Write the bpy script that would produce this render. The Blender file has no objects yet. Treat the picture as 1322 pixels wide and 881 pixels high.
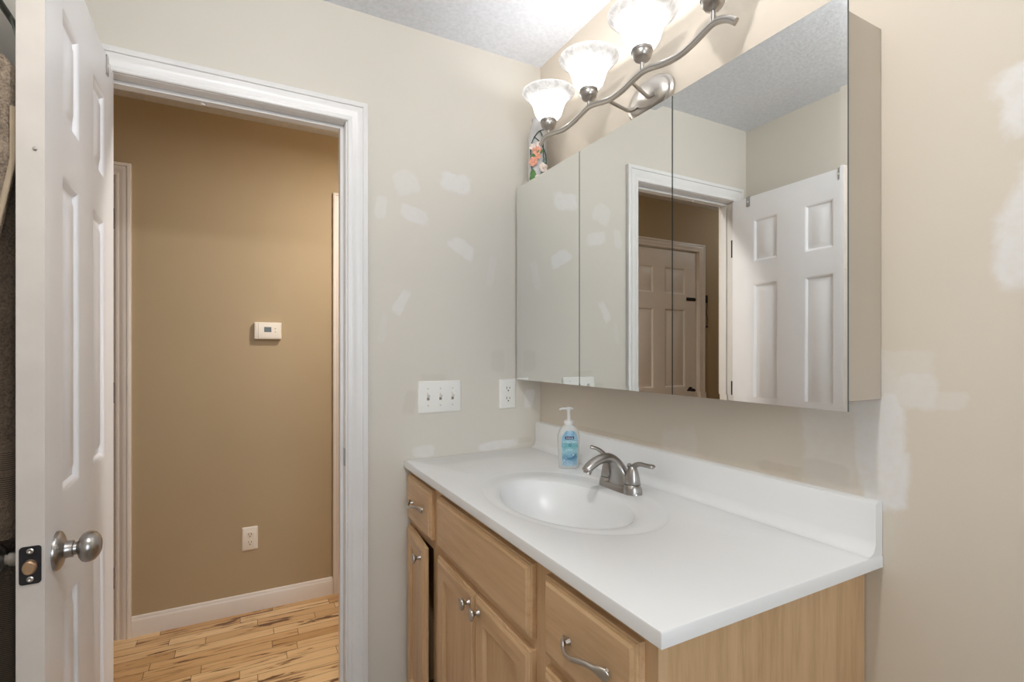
import bpy, bmesh, math, random
from mathutils import Vector, Matrix, noise as mnoise
random.seed(7)
PI = math.pi
S = bpy.context.scene
COL = S.collection

# ------------------------------------------------------------------ camera, light, exposure
cam_d = bpy.data.cameras.new('camera')
cam = bpy.data.objects.new('camera', cam_d); COL.objects.link(cam)
cam.location = (0, 0, 1.27)
cam.rotation_euler = (math.radians(90), 0, math.radians(-28.11))
cam_d.sensor_width = 36
cam_d.lens = 650.8 / 1322 * 36
cam_d.shift_y = 14.3 / 1322
cam_d.clip_start = 0.02
S.camera = cam

VANITY_W = 1.4      # each bulb of the vanity light
HALL_W = 13.2       # hall ceiling lamp
BATH_FILL_W = 15.5       # added bathroom ceiling lamp, out of view
WINDOW_FILL_W = 17.0     # fill light through the added window behind the camera
EXPOSURE = 0.46

S.view_settings.view_transform = 'Standard'
S.view_settings.look = 'None'
S.view_settings.exposure = EXPOSURE
S.view_settings.gamma = 1
S.view_settings.use_curve_mapping = False
S.cycles.use_denoising = True
S.cycles.max_bounces = 14
S.cycles.diffuse_bounces = 6
S.cycles.glossy_bounces = 6
S.cycles.transmission_bounces = 8
S.cycles.sample_clamp_indirect = 4.0
S.cycles.caustics_reflective = False
S.cycles.caustics_refractive = False

world = bpy.data.worlds.new('sky'); S.world = world
world.use_nodes = True
wb = world.node_tree.nodes['Background']
wb.inputs[0].default_value = (0.75, 0.86, 1.0, 1); wb.inputs[1].default_value = 0.6

def lamp(name, kind, loc, power, color=(1, 1, 1), size=0.05, rot=(0, 0, 0), size_y=None):
    d = bpy.data.lights.new(name, kind); o = bpy.data.objects.new(name, d); COL.objects.link(o)
    o.location = loc; o.rotation_euler = rot; d.energy = power; d.color = color
    if kind == 'AREA':
        d.size = size
        if size_y: d.shape = 'RECTANGLE'; d.size_y = size_y
    else:
        d.shadow_soft_size = size
    return o

# added area light outside the unseen window, for cool frontal fill
lamp('window_fill', 'AREA', (0.25, -1.36, 1.45), WINDOW_FILL_W, (0.80, 0.90, 1.0), 0.80, (math.radians(90), 0, 0), 1.0)

# ------------------------------------------------------------------ materials
def srgb(r, g, b):
    def f(v):
        v /= 255.0
        return v / 12.92 if v <= 0.04045 else ((v + 0.055) / 1.055) ** 2.4
    return (f(r), f(g), f(b), 1)

class NT:
    def __init__(self, name):
        self.m = bpy.data.materials.new(name); self.m.use_nodes = True
        self.t = self.m.node_tree; self.n = self.t.nodes; self.l = self.t.links
        self.b = self.n['Principled BSDF']; self.out = self.n['Material Output']
        self.tc = self.n.new('ShaderNodeTexCoord')
    def new(self, t, **k):
        x = self.n.new(t)
        for a, v in k.items(): setattr(x, a, v)
        return x
    def link(self, a, b): self.l.new(a, b)
    def obj(self): return self.tc.outputs['Object']
    def mapping(self, src, loc=(0, 0, 0), rot=(0, 0, 0), scale=(1, 1, 1), vt='POINT'):
        m = self.new('ShaderNodeMapping', vector_type=vt)
        m.inputs['Location'].default_value = loc; m.inputs['Rotation'].default_value = rot; m.inputs['Scale'].default_value = scale
        self.link(src, m.inputs['Vector']); return m.outputs[0]
    def noise(self, src, scale, detail=3, rough=0.5, dist=0.0, w=None):
        x = self.new('ShaderNodeTexNoise')
        if w is not None: x.noise_dimensions = '4D'; self.link(w, x.inputs['W'])
        x.inputs['Scale'].default_value = scale; x.inputs['Detail'].default_value = detail
        x.inputs['Roughness'].default_value = rough; x.inputs['Distortion'].default_value = dist
        self.link(src, x.inputs['Vector']); return x.outputs['Fac']
    def math(self, op, a, b=None, c=None, clamp=False):
        x = self.new('ShaderNodeMath', operation=op, use_clamp=clamp)
        for i, v in enumerate((a, b, c)):
            if v is None: continue
            if isinstance(v, (int, float)): x.inputs[i].default_value = v
            else: self.link(v, x.inputs[i])
        return x.outputs[0]
    def ramp(self, fac, stops, interp='LINEAR'):
        x = self.new('ShaderNodeValToRGB'); cr = x.color_ramp; cr.interpolation = interp
        while len(cr.elements) < len(stops): cr.elements.new(0.5)
        for e, (p, c) in zip(cr.elements, stops): e.position = p; e.color = c
        self.link(fac, x.inputs[0]); return x.outputs[0]
    def maprange(self, v, a, b, c=0.0, d=1.0, smooth=False):
        x = self.new('ShaderNodeMapRange', interpolation_type='SMOOTHSTEP' if smooth else 'LINEAR')
        for i, q in enumerate((a, b, c, d)): x.inputs[i + 1].default_value = q
        self.link(v, x.inputs[0]); return x.outputs[0]
    def mix(self, fac, a, b, blend='MIX'):
        x = self.new('ShaderNodeMix', data_type='RGBA', blend_type=blend)
        if isinstance(fac, (int, float)): x.inputs[0].default_value = fac
        else: self.link(fac, x.inputs[0])
        for i, v in ((6, a), (7, b)):
            if isinstance(v, tuple): x.inputs[i].default_value = v
            else: self.link(v, x.inputs[i])
        return x.outputs[2]
    def bump(self, h, strength, dist):
        x = self.new('ShaderNodeBump'); x.inputs['Strength'].default_value = strength; x.inputs['Distance'].default_value = dist
        self.link(h, x.inputs['Height']); self.link(x.outputs[0], self.b.inputs['Normal'])
    def set(self, **k):
        for a, v in k.items():
            i = self.b.inputs[a.replace('_', ' ')]
            if isinstance(v, (int, float, tuple)): i.default_value = v
            else: self.link(v, i)
        return self

def plain(name, col, rough=0.5, metal=0.0, vary=0.04, scale=8.0, bump=0.0, bscale=200.0, **k):
    t = NT(name)
    n = t.noise(t.obj(), scale, 3)
    dark = tuple(c * (1 - vary) for c in col[:3]) + (1,); lite = tuple(min(1, c * (1 + vary)) for c in col[:3]) + (1,)
    t.set(Base_Color=t.ramp(n, [(0.3, dark), (0.7, lite)]), Roughness=rough, Metallic=metal, **k)
    if bump: t.bump(t.noise(t.obj(), bscale, 2), bump, 0.002)
    return t.m

def brushed(name, col, rough=0.28, stretch=(40, 40, 400)):
    t = NT(name)
    n = t.noise(t.mapping(t.obj(), scale=stretch), 3, 4)
    t.set(Base_Color=t.ramp(n, [(0.2, tuple(c * 0.975 for c in col[:3]) + (1,)), (0.8, col)]), Metallic=1.0,
          Roughness=t.maprange(n, 0.2, 0.8, rough - 0.008, rough + 0.008))
    return t.m

def paint(name, col, patches, normal_axis, patch_col, vary=0.03, scuffs=0.0, stains=()):
    """wall paint with filler patches: (a, b, half_a, half_b, rotation, strength) in wall coordinates"""
    t = NT(name)
    n = t.noise(t.obj(), 1.7, 4)
    base = t.ramp(n, [(0.3, tuple(c * (1 - vary) for c in col[:3]) + (1,)), (0.7, tuple(c * (1 + vary) for c in col[:3]) + (1,))])
    wob = t.math('MULTIPLY', t.math('SUBTRACT', t.noise(t.obj(), 11, 4, 0.6), 0.5), 1.4)
    fine = t.maprange(t.noise(t.obj(), 55, 3), 0.3, 0.6, 0.75, 1.0)
    acc = acc2 = None
    for n_, (a, b, ha, hb, r, s) in enumerate(list(patches) + list(stains)):
        if normal_axis == 'Y': loc, rot, sc = (a, 0, b), (0, r, 0), (ha, 1e3, hb)
        else: loc, rot, sc = (0, a, b), (r, 0, 0), (1e3, ha, hb)
        v = t.mapping(t.obj(), loc, rot, sc, 'TEXTURE')
        sq = t.new('ShaderNodeVectorMath', operation='MULTIPLY'); t.link(v, sq.inputs[0]); t.link(v, sq.inputs[1])
        ln = t.new('ShaderNodeVectorMath', operation='LENGTH'); t.link(sq.outputs[0], ln.inputs[0])
        d = t.math('ADD', t.math('SQRT', ln.outputs['Value']), wob)
        k = t.math('MULTIPLY', t.maprange(d, 1.12, 0.78, 0, s, True), fine)
        if n_ < len(patches): acc = k if acc is None else t.math('MAXIMUM', acc, k)
        else: acc2 = k if acc2 is None else t.math('MAXIMUM', acc2, k)
    if acc is not None: base = t.mix(acc, base, patch_col)
    if acc2 is not None: base = t.mix(acc2, base, srgb(150, 132, 100))
    if scuffs:
        sc = t.maprange(t.noise(t.mapping(t.obj(), scale=(1, 1, 0.45)), 42, 2), 0.77, 0.83, 0, scuffs)
        base = t.mix(sc, base, tuple(c * 0.55 for c in col[:3]) + (1,))
    t.set(Base_Color=base, Roughness=0.62)
    t.b.inputs['Specular IOR Level'].default_value = 0.3
    t.bump(t.noise(t.obj(), 260, 2), 0.06, 0.002)
    return t.m

def wood(name, cols, grain, scale=1.0, rough=0.38, contrast=1.0):
    """straight-grained maple; grain is the axis the fibres follow"""
    t = NT(name)
    sc = {'X': (2.2, 30, 30), 'Y': (30, 2.2, 30), 'Z': (30, 30, 2.2)}[grain]
    v = t.mapping(t.obj(), scale=tuple(s * scale for s in sc))
    n1 = t.noise(v, 1.0, 6, 0.6, 0.6); n2 = t.noise(v, 5.0, 3, 0.5); n3 = t.noise(t.obj(), 3.0, 2)
    f = t.math('ADD', t.math('MULTIPLY', n1, 0.62), t.math('ADD', t.math('MULTIPLY', n2, 0.22), t.math('MULTIPLY', n3, 0.16)))
    t.set(Base_Color=t.ramp(f, [(0.30, cols[0]), (0.50, cols[1]), (0.70, cols[2])]), Roughness=rough)
    t.bump(n2, 0.05, 0.001)
    return t.m

def plank_floor(name):
    t = NT(name)
    sep = t.new('ShaderNodeSeparateXYZ'); t.link(t.obj(), sep.inputs[0])
    x, y = sep.outputs[0], sep.outputs[1]
    W = 0.057
    ry = t.math('DIVIDE', y, W); row = t.math('FLOOR', ry); fy = t.math('FRACT', ry)
    wn = t.new('ShaderNodeTexWhiteNoise', noise_dimensions='1D'); t.link(row, wn.inputs['W'])
    L = t.math('ADD', t.math('MULTIPLY', wn.outputs['Value'], 0.28), 0.30)
    rx = t.math('ADD', t.math('DIVIDE', x, L), t.math('MULTIPLY', wn.outputs['Value'], 17.3))
    colm = t.math('FLOOR', rx); fx = t.math('FRACT', rx)
    cid = t.math('ADD', t.math('MULTIPLY', row, 7.31), t.math('MULTIPLY', colm, 3.77))
    w2 = t.new('ShaderNodeTexWhiteNoise', noise_dimensions='1D'); t.link(cid, w2.inputs['W'])
    v = t.mapping(t.obj(), scale=(2.2, 22, 1))
    n = t.noise(v, 1.0, 5, 0.6, 2.0, w=cid)
    n2 = t.noise(t.mapping(t.obj(), scale=(3.0, 60, 1)), 1.0, 3, 0.5, 0.3, w=cid)
    base = t.ramp(w2.outputs['Value'], [(0.0, srgb(200, 158, 108)), (0.35, srgb(226, 188, 138)), (0.7, srgb(238, 206, 158)), (1.0, srgb(216, 172, 120))])
    base = t.mix(t.maprange(n2, 0.35, 0.7, 0, 0.25), base, srgb(178, 126, 76))
    base = t.mix(t.maprange(n, 0.50, 0.58, 0, 0.32), base, srgb(170, 118, 68))
    base = t.mix(t.maprange(n, 0.57, 0.61, 0, 0.9), base, srgb(92, 56, 30))
    e = t.math('MINIMUM', t.math('MULTIPLY', t.math('MINIMUM', fy, t.math('SUBTRACT', 1.0, fy)), W),
               t.math('MULTIPLY', t.math('MULTIPLY', t.math('MINIMUM', fx, t.math('SUBTRACT', 1.0, fx)), L), 1.0))
    seam = t.maprange(e, 0.0008, 0.0018, 1, 0)
    base = t.mix(t.math('MULTIPLY', seam, 0.75), base, srgb(70, 44, 26))
    t.set(Base_Color=base, Roughness=0.33)
    t.bump(t.math('SUBTRACT', 1.0, seam), 0.3, 0.001)
    return t.m

M = {}
CREAM = srgb(216, 211, 201)
FILL = srgb(228, 226, 224)
M['wall_back'] = paint('cream wall paint with filler', CREAM, [
    (0.688, 1.888, 0.058, 0.040, 0.05, 0.75), (0.505, 1.862, 0.045, 0.040, -0.3, 0.45), (0.530, 1.752, 0.050, 0.030, 0.2, 0.6),
    (0.415, 1.765, 0.020, 0.042, 0.1, 0.45), (0.712, 1.655, 0.052, 0.030, 0.5, 0.65), (0.484, 1.442, 0.020, 0.050, 0.5, 0.6),
    (0.830, 1.580, 0.016, 0.060, 0.2, 0.25), (0.995, 1.085, 0.022, 0.036, 0.1, 0.85), (0.860, 0.918, 0.085, 0.018, -0.04, 0.85),
    (0.560, 0.918, 0.040, 0.020, 0.0, 0.55), (0.42, 1.35, 0.012, 0.05, 0.2, 0.2)], 'Y', FILL,
    stains=[(0.515, 1.10, 0.025, 0.045, 0.2, 0.10), (0.855, 1.235, 0.030, 0.045, 0.0, 0.08), (0.60, 1.18, 0.05, 0.014, 0.0, 0.08), (0.975, 0.925, 0.03, 0.012, 0.0, 0.12)])
M['wall_right'] = paint('cream wall paint with large filler areas', srgb(214, 204, 189), [
    (0.285, 1.655, 0.060, 0.062, 0.0, 0.85), (0.285, 1.470, 0.055, 0.092, 0.1, 0.85), (0.500, 1.190, 0.032, 0.070, 0.0, 0.45),
    (0.512, 1.095, 0.042, 0.115, 0.0, 0.85), (0.500, 1.030, 0.042, 0.060, 0.0, 0.9), (0.448, 1.205, 0.035, 0.034, 0.0, 0.55), (0.47, 1.245, 0.055, 0.03, 0.0, 0.3),
    (0.408, 1.188, 0.030, 0.016, 0.0, 0.3), (0.59, 1.10, 0.06, 0.13, 0.0, 0.4), (1.0, 1.02, 0.06, 0.05, 0.0, 0.2)], 'X', FILL, scuffs=0.35,
    stains=[(0.66, 1.010, 0.12, 0.014, 0.0, 0.14), (0.60, 1.030, 0.05, 0.018, 0.0, 0.12), (1.25, 1.003, 0.20, 0.008, 0.0, 0.16)])
M['wall_plain'] = paint('cream wall paint', CREAM, [], 'Y', FILL)
M['hall'] = paint('tan hall paint', srgb(178, 159, 129), [], 'Y', FILL, vary=0.03)
M['trim'] = plain('white gloss trim paint', srgb(232, 231, 230), 0.32, vary=0.02, bump=0.03, bscale=90)
M['hall_trim'] = plain('white hall trim paint', srgb(228, 221, 214), 0.35, vary=0.02)
M['door'] = plain('white moulded door paint', srgb(245, 246, 250), 0.36, vary=0.015, bump=0.05, bscale=160)
M['door_edge'] = plain('greyish door edge', srgb(206, 198, 190), 0.55, vary=0.04, scale=14)  # slab edges in a greyer tone than the door faces
M['counter'] = plain('white cultured marble', srgb(235, 236, 236), 0.27, vary=0.012, scale=4)
M['nickel'] = brushed('brushed nickel', (0.60, 0.57, 0.53, 1), 0.30, (8, 8, 60))
M['nickel_dark'] = brushed('darker brushed nickel', (0.41, 0.39, 0.37, 1), 0.29, (8, 8, 60))
M['bronze'] = plain('dark aged bronze plate', srgb(58, 56, 58), 0.42, 0.8, vary=0.2, scale=60)
M['brass'] = plain('worn tan brass bolt', srgb(186, 154, 122), 0.38, 0.7, vary=0.08, scale=40)
M['black'] = plain('black slot plastic', srgb(24, 24, 24), 0.5)
M['grey'] = plain('grey button plastic', srgb(132, 124, 116), 0.5)
M['plastic'] = plain('white electrical plastic', srgb(238, 237, 232), 0.34, vary=0.01)
M['plastic_hall'] = plain('off white electrical plastic', srgb(232, 224, 212), 0.4, vary=0.01)
M['melamine'] = plain('cream melamine cabinet side', srgb(186, 174, 158), 0.45, vary=0.03, scale=5)
M['interior'] = plain('dark cabinet interior', srgb(60, 44, 32), 0.8)
mcol = (srgb(184, 148, 110), srgb(206, 171, 131), srgb(220, 188, 150))
M['maple_v'] = wood('maple with vertical grain', mcol, 'Z')
M['maple_h'] = wood('maple with horizontal grain', mcol, 'Y')
M['maple_side'] = wood('pale maple cabinet side', (srgb(182, 146, 106), srgb(205, 170, 128), srgb(218, 184, 144)), 'Z', 1.6)
M['floor'] = plank_floor('hickory strip floor')
M['tile'] = plain('grey beige vinyl floor', srgb(170, 160, 148), 0.5, vary=0.08, scale=5)

t = NT('white textured ceiling')
vor = t.noise(t.obj(), 75, 4, 0.6)
t.set(Base_Color=t.ramp(vor, [(0.35, srgb(224, 227, 233)), (0.65, srgb(235, 238, 245))]), Roughness=0.9)
t.bump(vor, 0.35, 0.006)
M['ceiling'] = t.m

t = NT('silvered mirror glass')
sm = t.noise(t.mapping(t.obj(), rot=(0.7, 0, 0), scale=(1, 9, 2)), 3, 4)
t.set(Base_Color=(0.87, 0.89, 0.88, 1), Metallic=1.0, Roughness=t.maprange(sm, 0.55, 0.85, 0.0, 0.02))
M['mirror'] = t.m
M['mirror_edge'] = plain('dark green glass edge', srgb(70, 80, 76), 0.3)

def glass_shade():
    t = NT('alabaster glass shade')
    n = t.noise(t.mapping(t.obj(), scale=(1, 1, 1.4)), 22, 5, 0.65, 2.2)
    col = t.ramp(n, [(0.34, (0.52, 0.515, 0.51, 1)), (0.50, (0.70, 0.695, 0.69, 1)), (0.64, (0.82, 0.82, 0.815, 1))])
    tr = t.new('ShaderNodeBsdfTranslucent'); di = t.new('ShaderNodeBsdfDiffuse'); gl = t.new('ShaderNodeBsdfGlossy'); tp = t.new('ShaderNodeBsdfTransparent')
    gl.inputs['Roughness'].default_value = 0.12
    t.link(col, tr.inputs[0]); t.link(col, di.inputs[0])
    m1 = t.new('ShaderNodeMixShader'); m1.inputs[0].default_value = 0.45; t.link(di.outputs[0], m1.inputs[1]); t.link(tr.outputs[0], m1.inputs[2])
    fr = t.new('ShaderNodeFresnel'); fr.inputs[0].default_value = 1.35
    m2 = t.new('ShaderNodeMixShader'); t.link(fr.outputs[0], m2.inputs[0]); t.link(m1.outputs[0], m2.inputs[1]); t.link(gl.outputs[0], m2.inputs[2])
    m3 = t.new('ShaderNodeMixShader'); m3.inputs[0].default_value = 0.05; t.link(m2.outputs[0], m3.inputs[1]); t.link(tp.outputs[0], m3.inputs[2])
    t.link(m3.outputs[0], t.out.inputs[0])
    return t.m
M['shade'] = glass_shade()

def emitter(name, col, strength):
    t = NT(name); e = t.new('ShaderNodeEmission'); e.inputs[0].default_value = col; e.inputs[1].default_value = strength
    t.link(e.outputs[0], t.out.inputs[0]); return t.m
M['bulb'] = emitter('lit bulb', (1, 0.99, 0.985, 1), VANITY_W / (PI * 0.0066))
M['dome'] = emitter('lit ceiling diffuser', (1, 0.93, 0.84, 1), 2.5)

def terry(name, c0, c1, bands=()):
    t = NT(name)
    n = t.noise(t.obj(), 240, 3, 0.7); big = t.noise(t.obj(), 30, 3)
    col = t.ramp(t.math('ADD', t.math('MULTIPLY', n, 0.7), t.math('MULTIPLY', big, 0.3)), [(0.32, c0), (0.66, c1)])
    if bands:
        sep = t.new('ShaderNodeSeparateXYZ'); t.link(t.obj(), sep.inputs[0])
        k = None
        for (za, zb) in bands:
            m_ = t.math('MULTIPLY', t.math('GREATER_THAN', sep.outputs[2], za), t.math('LESS_THAN', sep.outputs[2], zb))
            k = m_ if k is None else t.math('MAXIMUM', k, m_)
        wv = t.new('ShaderNodeTexWave', bands_direction='Z'); wv.inputs['Scale'].default_value = 90; wv.inputs['Distortion'].default_value = 1.0
        t.link(t.obj(), wv.inputs[0])
        col = t.mix(k, col, t.ramp(wv.outputs[1], [(0.2, tuple(c * 0.8 for c in c0[:3]) + (1,)), (0.8, tuple(c * 0.9 for c in c1[:3]) + (1,))]))
    t.set(Base_Color=col, Roughness=0.95)
    t.bump(n, 0.9, 0.006)
    return t.m

# ------------------------------------------------------------------ mesh helpers
def B(): return bmesh.new()

def box(bm, x0, x1, y0, y1, z0, z1, mi=0):
    v = [bm.verts.new(p) for p in ((x0, y0, z0), (x1, y0, z0), (x1, y1, z0), (x0, y1, z0), (x0, y0, z1), (x1, y0, z1), (x1, y1, z1), (x0, y1, z1))]
    for q in ((3, 2, 1, 0), (4, 5, 6, 7), (0, 1, 5, 4), (1, 2, 6, 5), (2, 3, 7, 6), (3, 0, 4, 7)):
        bm.faces.new([v[i] for i in q]).material_index = mi
    return bm

def loft(bm, loops, closed=True, cap0=True, cap1=True, mi=0):
    vs = [[bm.verts.new(p) for p in L] for L in loops]
    n = len(vs[0])
    for a, b in zip(vs, vs[1:]):
        for i in range(n if closed else n - 1):
            j = (i + 1) % n
            bm.faces.new((a[i], a[j], b[j], b[i])).material_index = mi
    if cap0: bm.faces.new(list(reversed(vs[0]))).material_index = mi
    if cap1: bm.faces.new(vs[-1]).material_index = mi
    return vs

def lathe(bm, prof, origin, axis=(0, 0, 1), n=40, cap0=True, cap1=True, sx=1.0, sy=1.0, mi=0):
    """prof: (radius, height along axis)"""
    a = Vector(axis).normalized()
    u = a.orthogonal().normalized() if abs(a.z) < 0.99 else Vector((1, 0, 0)); w = a.cross(u)
    o = Vector(origin)
    loops = [[o + a * h + u * (r * sx * math.cos(2 * PI * i / n)) + w * (r * sy * math.sin(2 * PI * i / n)) for i in range(n)] for r, h in prof]
    loft(bm, loops, True, cap0, cap1, mi)

def spline(pts, k=6):
    """Catmull-Rom through points (tuples of any length)"""
    P = [Vector(p) for p in pts]; out = []
    for i in range(len(P) - 1):
        p0 = P[max(i - 1, 0)]; p1 = P[i]; p2 = P[i + 1]; p3 = P[min(i + 2, len(P) - 1)]
        for s in range(k):
            q = s / k
            out.append(0.5 * ((2 * p1) + (p2 - p0) * q + (2 * p0 - 5 * p1 + 4 * p2 - p3) * q * q + (3 * p1 - p0 - 3 * p2 + p3) * q ** 3))
    out.append(P[-1]); return out

def tube(bm, pts, rad, n=12, up=(0, 0, 1), square=0.0, mi=0):
    """rad: number or list of (across, along-up) radii"""
    P = [Vector(p) for p in pts]; loops = []
    N = len(P)
    for i, p in enumerate(P):
        d = (P[min(i + 1, N - 1)] - P[max(i - 1, 0)]).normalized()
        u = Vector(up); s = d.cross(u)
        if s.length < 1e-4: s = d.orthogonal()
        s.normalize(); u = s.cross(d).normalized()
        r = rad[i] if isinstance(rad, list) else rad
        ra, rb = r if isinstance(r, (tuple, list)) else (r, r)
        L = []
        for j in range(n):
            t_ = 2 * PI * j / n; c, q = math.cos(t_), math.sin(t_)
            if square:
                e = 1 - square
                c = math.copysign(abs(c) ** e, c); q = math.copysign(abs(q) ** e, q)
            L.append(p + s * (ra * c) + u * (rb * q))
        loops.append(L)
    loft(bm, loops)

def stadium(cx, cy, a, b, z, n=48, p=2.5, rot=0.0):
    """superellipse loop, a along Y, b along X"""
    L = []
    for i in range(n):
        t_ = 2 * PI * i / n; c, s = math.cos(t_), math.sin(t_)
        x = b * math.copysign(abs(c) ** (2 / p), c); y = a * math.copysign(abs(s) ** (2 / p), s)
        L.append(Vector((cx + x * math.cos(rot) - y * math.sin(rot), cy + x * math.sin(rot) + y * math.cos(rot), z)))
    return L

def rings(bm, u0, u1, v0, v1, offs, f, fill=True, mats=(0, 0)):
    """nested rectangular rings (inset, depth) mapped through f(u, v, depth); the last is filled"""
    prev = None
    for ins, d in offs:
        c = [(u0 + ins, v0 + ins), (u1 - ins, v0 + ins), (u1 - ins, v1 - ins), (u0 + ins, v1 - ins)]
        cur = [bm.verts.new(f(u, v, d)) for u, v in c]
        if prev:
            for i in range(4):
                bm.faces.new((prev[i], prev[(i + 1) % 4], cur[(i + 1) % 4], cur[i])).material_index = mats[0] if i in (1, 3) else mats[1]
        prev = cur
    if fill: bm.faces.new(prev).material_index = mats[0]

def rrect(cx, cz, w, h, r, n=5):
    """2D rounded rectangle"""
    out = []
    for (sx, sz, a0) in ((1, 1, 0), (-1, 1, PI / 2), (-1, -1, PI), (1, -1, 3 * PI / 2)):
        for i in range(n + 1):
            a = a0 + (PI / 2) * i / n
            out.append((cx + sx * (w / 2 - r) + r * math.cos(a), cz + sz * (h / 2 - r) + r * math.sin(a)))
    return out

def finish(bm, smooth):
    bmesh.ops.remove_doubles(bm, verts=bm.verts[:], dist=1e-6)
    bmesh.ops.recalc_face_normals(bm, faces=bm.faces[:])
    for f in bm.faces: f.smooth = smooth is not None

def world_loc(o):
    v = Vector((0, 0, 0))
    while o is not None: v += o.location; o = o.parent
    return v

def obj(name, bm, mats, parent=None, smooth=35, bevel=0, label=None, recalc=True):
    """mesh given in world coordinates, linked under its parent"""
    if recalc: finish(bm, smooth)
    else:
        for f in bm.faces: f.smooth = smooth is not None
    if parent is not None: bmesh.ops.translate(bm, verts=bm.verts[:], vec=-world_loc(parent))
    me = bpy.data.meshes.new(name); bm.to_mesh(me); bm.free()
    if smooth is not None: me.set_sharp_from_angle(angle=math.radians(smooth))
    for m in (mats if isinstance(mats, (list, tuple)) else [mats]): me.materials.append(M[m] if isinstance(m, str) else m)
    o = bpy.data.objects.new(name, me); COL.objects.link(o)
    if parent is not None: o.parent = parent
    if bevel:
        b = o.modifiers.new('bevel', 'BEVEL'); b.width = bevel; b.segments = 2; b.limit_method = 'ANGLE'; b.angle_limit = math.radians(40)
    if label: o['label'] = label
    return o

def tag(o, label, cat, group=None, kind=None):
    o['label'] = label; o['category'] = cat
    if group: o['group'] = group
    if kind: o['kind'] = kind
    return o

def thing(name, loc, label, cat, group=None, kind=None):
    o = bpy.data.objects.new(name, None); COL.objects.link(o); o.location = loc; o.empty_display_size = 0.05
    return tag(o, label, cat, group, kind)

def struct(name, bm, mats, label, cat, smooth=35, bevel=0):
    return tag(obj(name, bm, mats, None, smooth, bevel), label, cat, None, 'structure')

# ------------------------------------------------------------------ the room
YB, XR, ZC = 1.72, 1.047, 2.404        # back wall, right wall, ceiling
XL, YF = -0.429, -1.20                 # left wall, wall behind the camera
WT = 0.085                             # partition thickness
YH = 2.784                             # far wall of the hall
HX0, HX1 = -2.2, 2.0                   # ends of the hall
JL, JR, HEAD = -0.332, 0.2985, 2.029   # jamb faces and head of the bathroom doorway
JT = 0.018

bm = B()
def holed_wall(bm, x0, x1, y0, y1, z1, ox0, ox1, oz1, oz0=0.0):
    box(bm, x0, ox0, y0, y1, 0, z1); box(bm, ox1, x1, y0, y1, 0, z1); box(bm, ox0, ox1, y0, y1, oz1, z1)
    if oz0 > 0: box(bm, ox0, ox1, y0, y1, 0, oz0)
# bathroom face cream, hall face tan
holed_wall(bm, XL - 0.1, XR + 0.1, YB, YB + WT - 0.012, ZC, JL - JT, JR + JT, HEAD + JT)
struct('wall_back', bm, 'wall_back', 'cream bathroom wall with pale filler patches beside the doorway', 'wall', None)
bm = B(); holed_wall(bm, HX0, HX1, YB + WT - 0.012, YB + WT, ZC, JL - JT, JR + JT, HEAD + JT)
struct('wall_hall_near', bm, 'hall', 'tan hall side of the wall around the bathroom doorway', 'wall', None)
bm = B(); box(bm, XR, XR + 0.1, YF - 0.1, YB, 0, ZC)
struct('wall_right', bm, 'wall_right', 'cream wall with whitish filler patches behind the vanity and mirror', 'wall', None)
bm = B(); box(bm, XL - 0.1, XL, YF - 0.1, YB, 0, ZC)
struct('wall_left', bm, 'wall_plain', 'cream wall behind the open white door and towels', 'wall', None)
bm = B(); holed_wall(bm, XL - 0.1, XR + 0.1, YF - 0.1, YF, ZC, -0.15, 0.65, 1.95, 0.95)
struct('wall_front', bm, 'wall_plain', 'cream wall with an added window opening opposite the doorway', 'wall', None)
bm = B(); box(bm, XL - 0.1, XR + 0.1, YF - 0.1, YB + 0.05, ZC, ZC + 0.1)
struct('ceiling', bm, 'ceiling', 'white textured bathroom ceiling above the vanity light', 'ceiling', None)
bm = B(); box(bm, XL - 0.1, XR + 0.1, YF - 0.1, YB + 0.03, -0.1, 0)
struct('floor', bm, 'tile', 'grey beige bathroom floor below the vanity', 'floor', None)

# hall shell
D2, D3 = (-1.277, -0.499), (0.480, 1.248)      # door openings in the far wall
bm = B()
YW = YH + 0.12
DH = 2.046
for (x0, x1) in ((HX0, D2[0] - JT), (D2[1] + JT, D3[0] - JT), (D3[1] + JT, HX1)): box(bm, x0, x1, YH, YW, 0, ZC)
for (x0, x1) in (D2, D3): box(bm, x0 - JT, x1 + JT, YH, YW, DH + JT, ZC)
struct('wall_hall_far', bm, 'hall', 'tan hall wall carrying the thermostat, seen through the doorway', 'wall', None)
bm = B(); box(bm, HX0 - 0.1, HX0, YB, YW, 0, ZC)
struct('wall_hall_left', bm, 'hall', 'tan end wall of the hall on the left', 'wall', None)
bm = B(); box(bm, HX1, HX1 + 0.1, YB, YW, 0, ZC)
struct('wall_hall_right', bm, 'hall', 'tan end wall of the hall on the right', 'wall', None)
bm = B(); box(bm, HX0 - 0.1, HX1 + 0.1, YB + 0.05, YW, ZC, ZC + 0.1)
struct('ceiling_hall', bm, 'ceiling', 'white ceiling over the hall', 'ceiling', None)
bm = B(); box(bm, HX0 - 0.1, HX1 + 0.1, YB + 0.03, YW + 0.1, -0.1, 0)
struct('floor_hall', bm, 'floor', 'hickory strip floor of the hall with dark streaks', 'floor', None)

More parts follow.
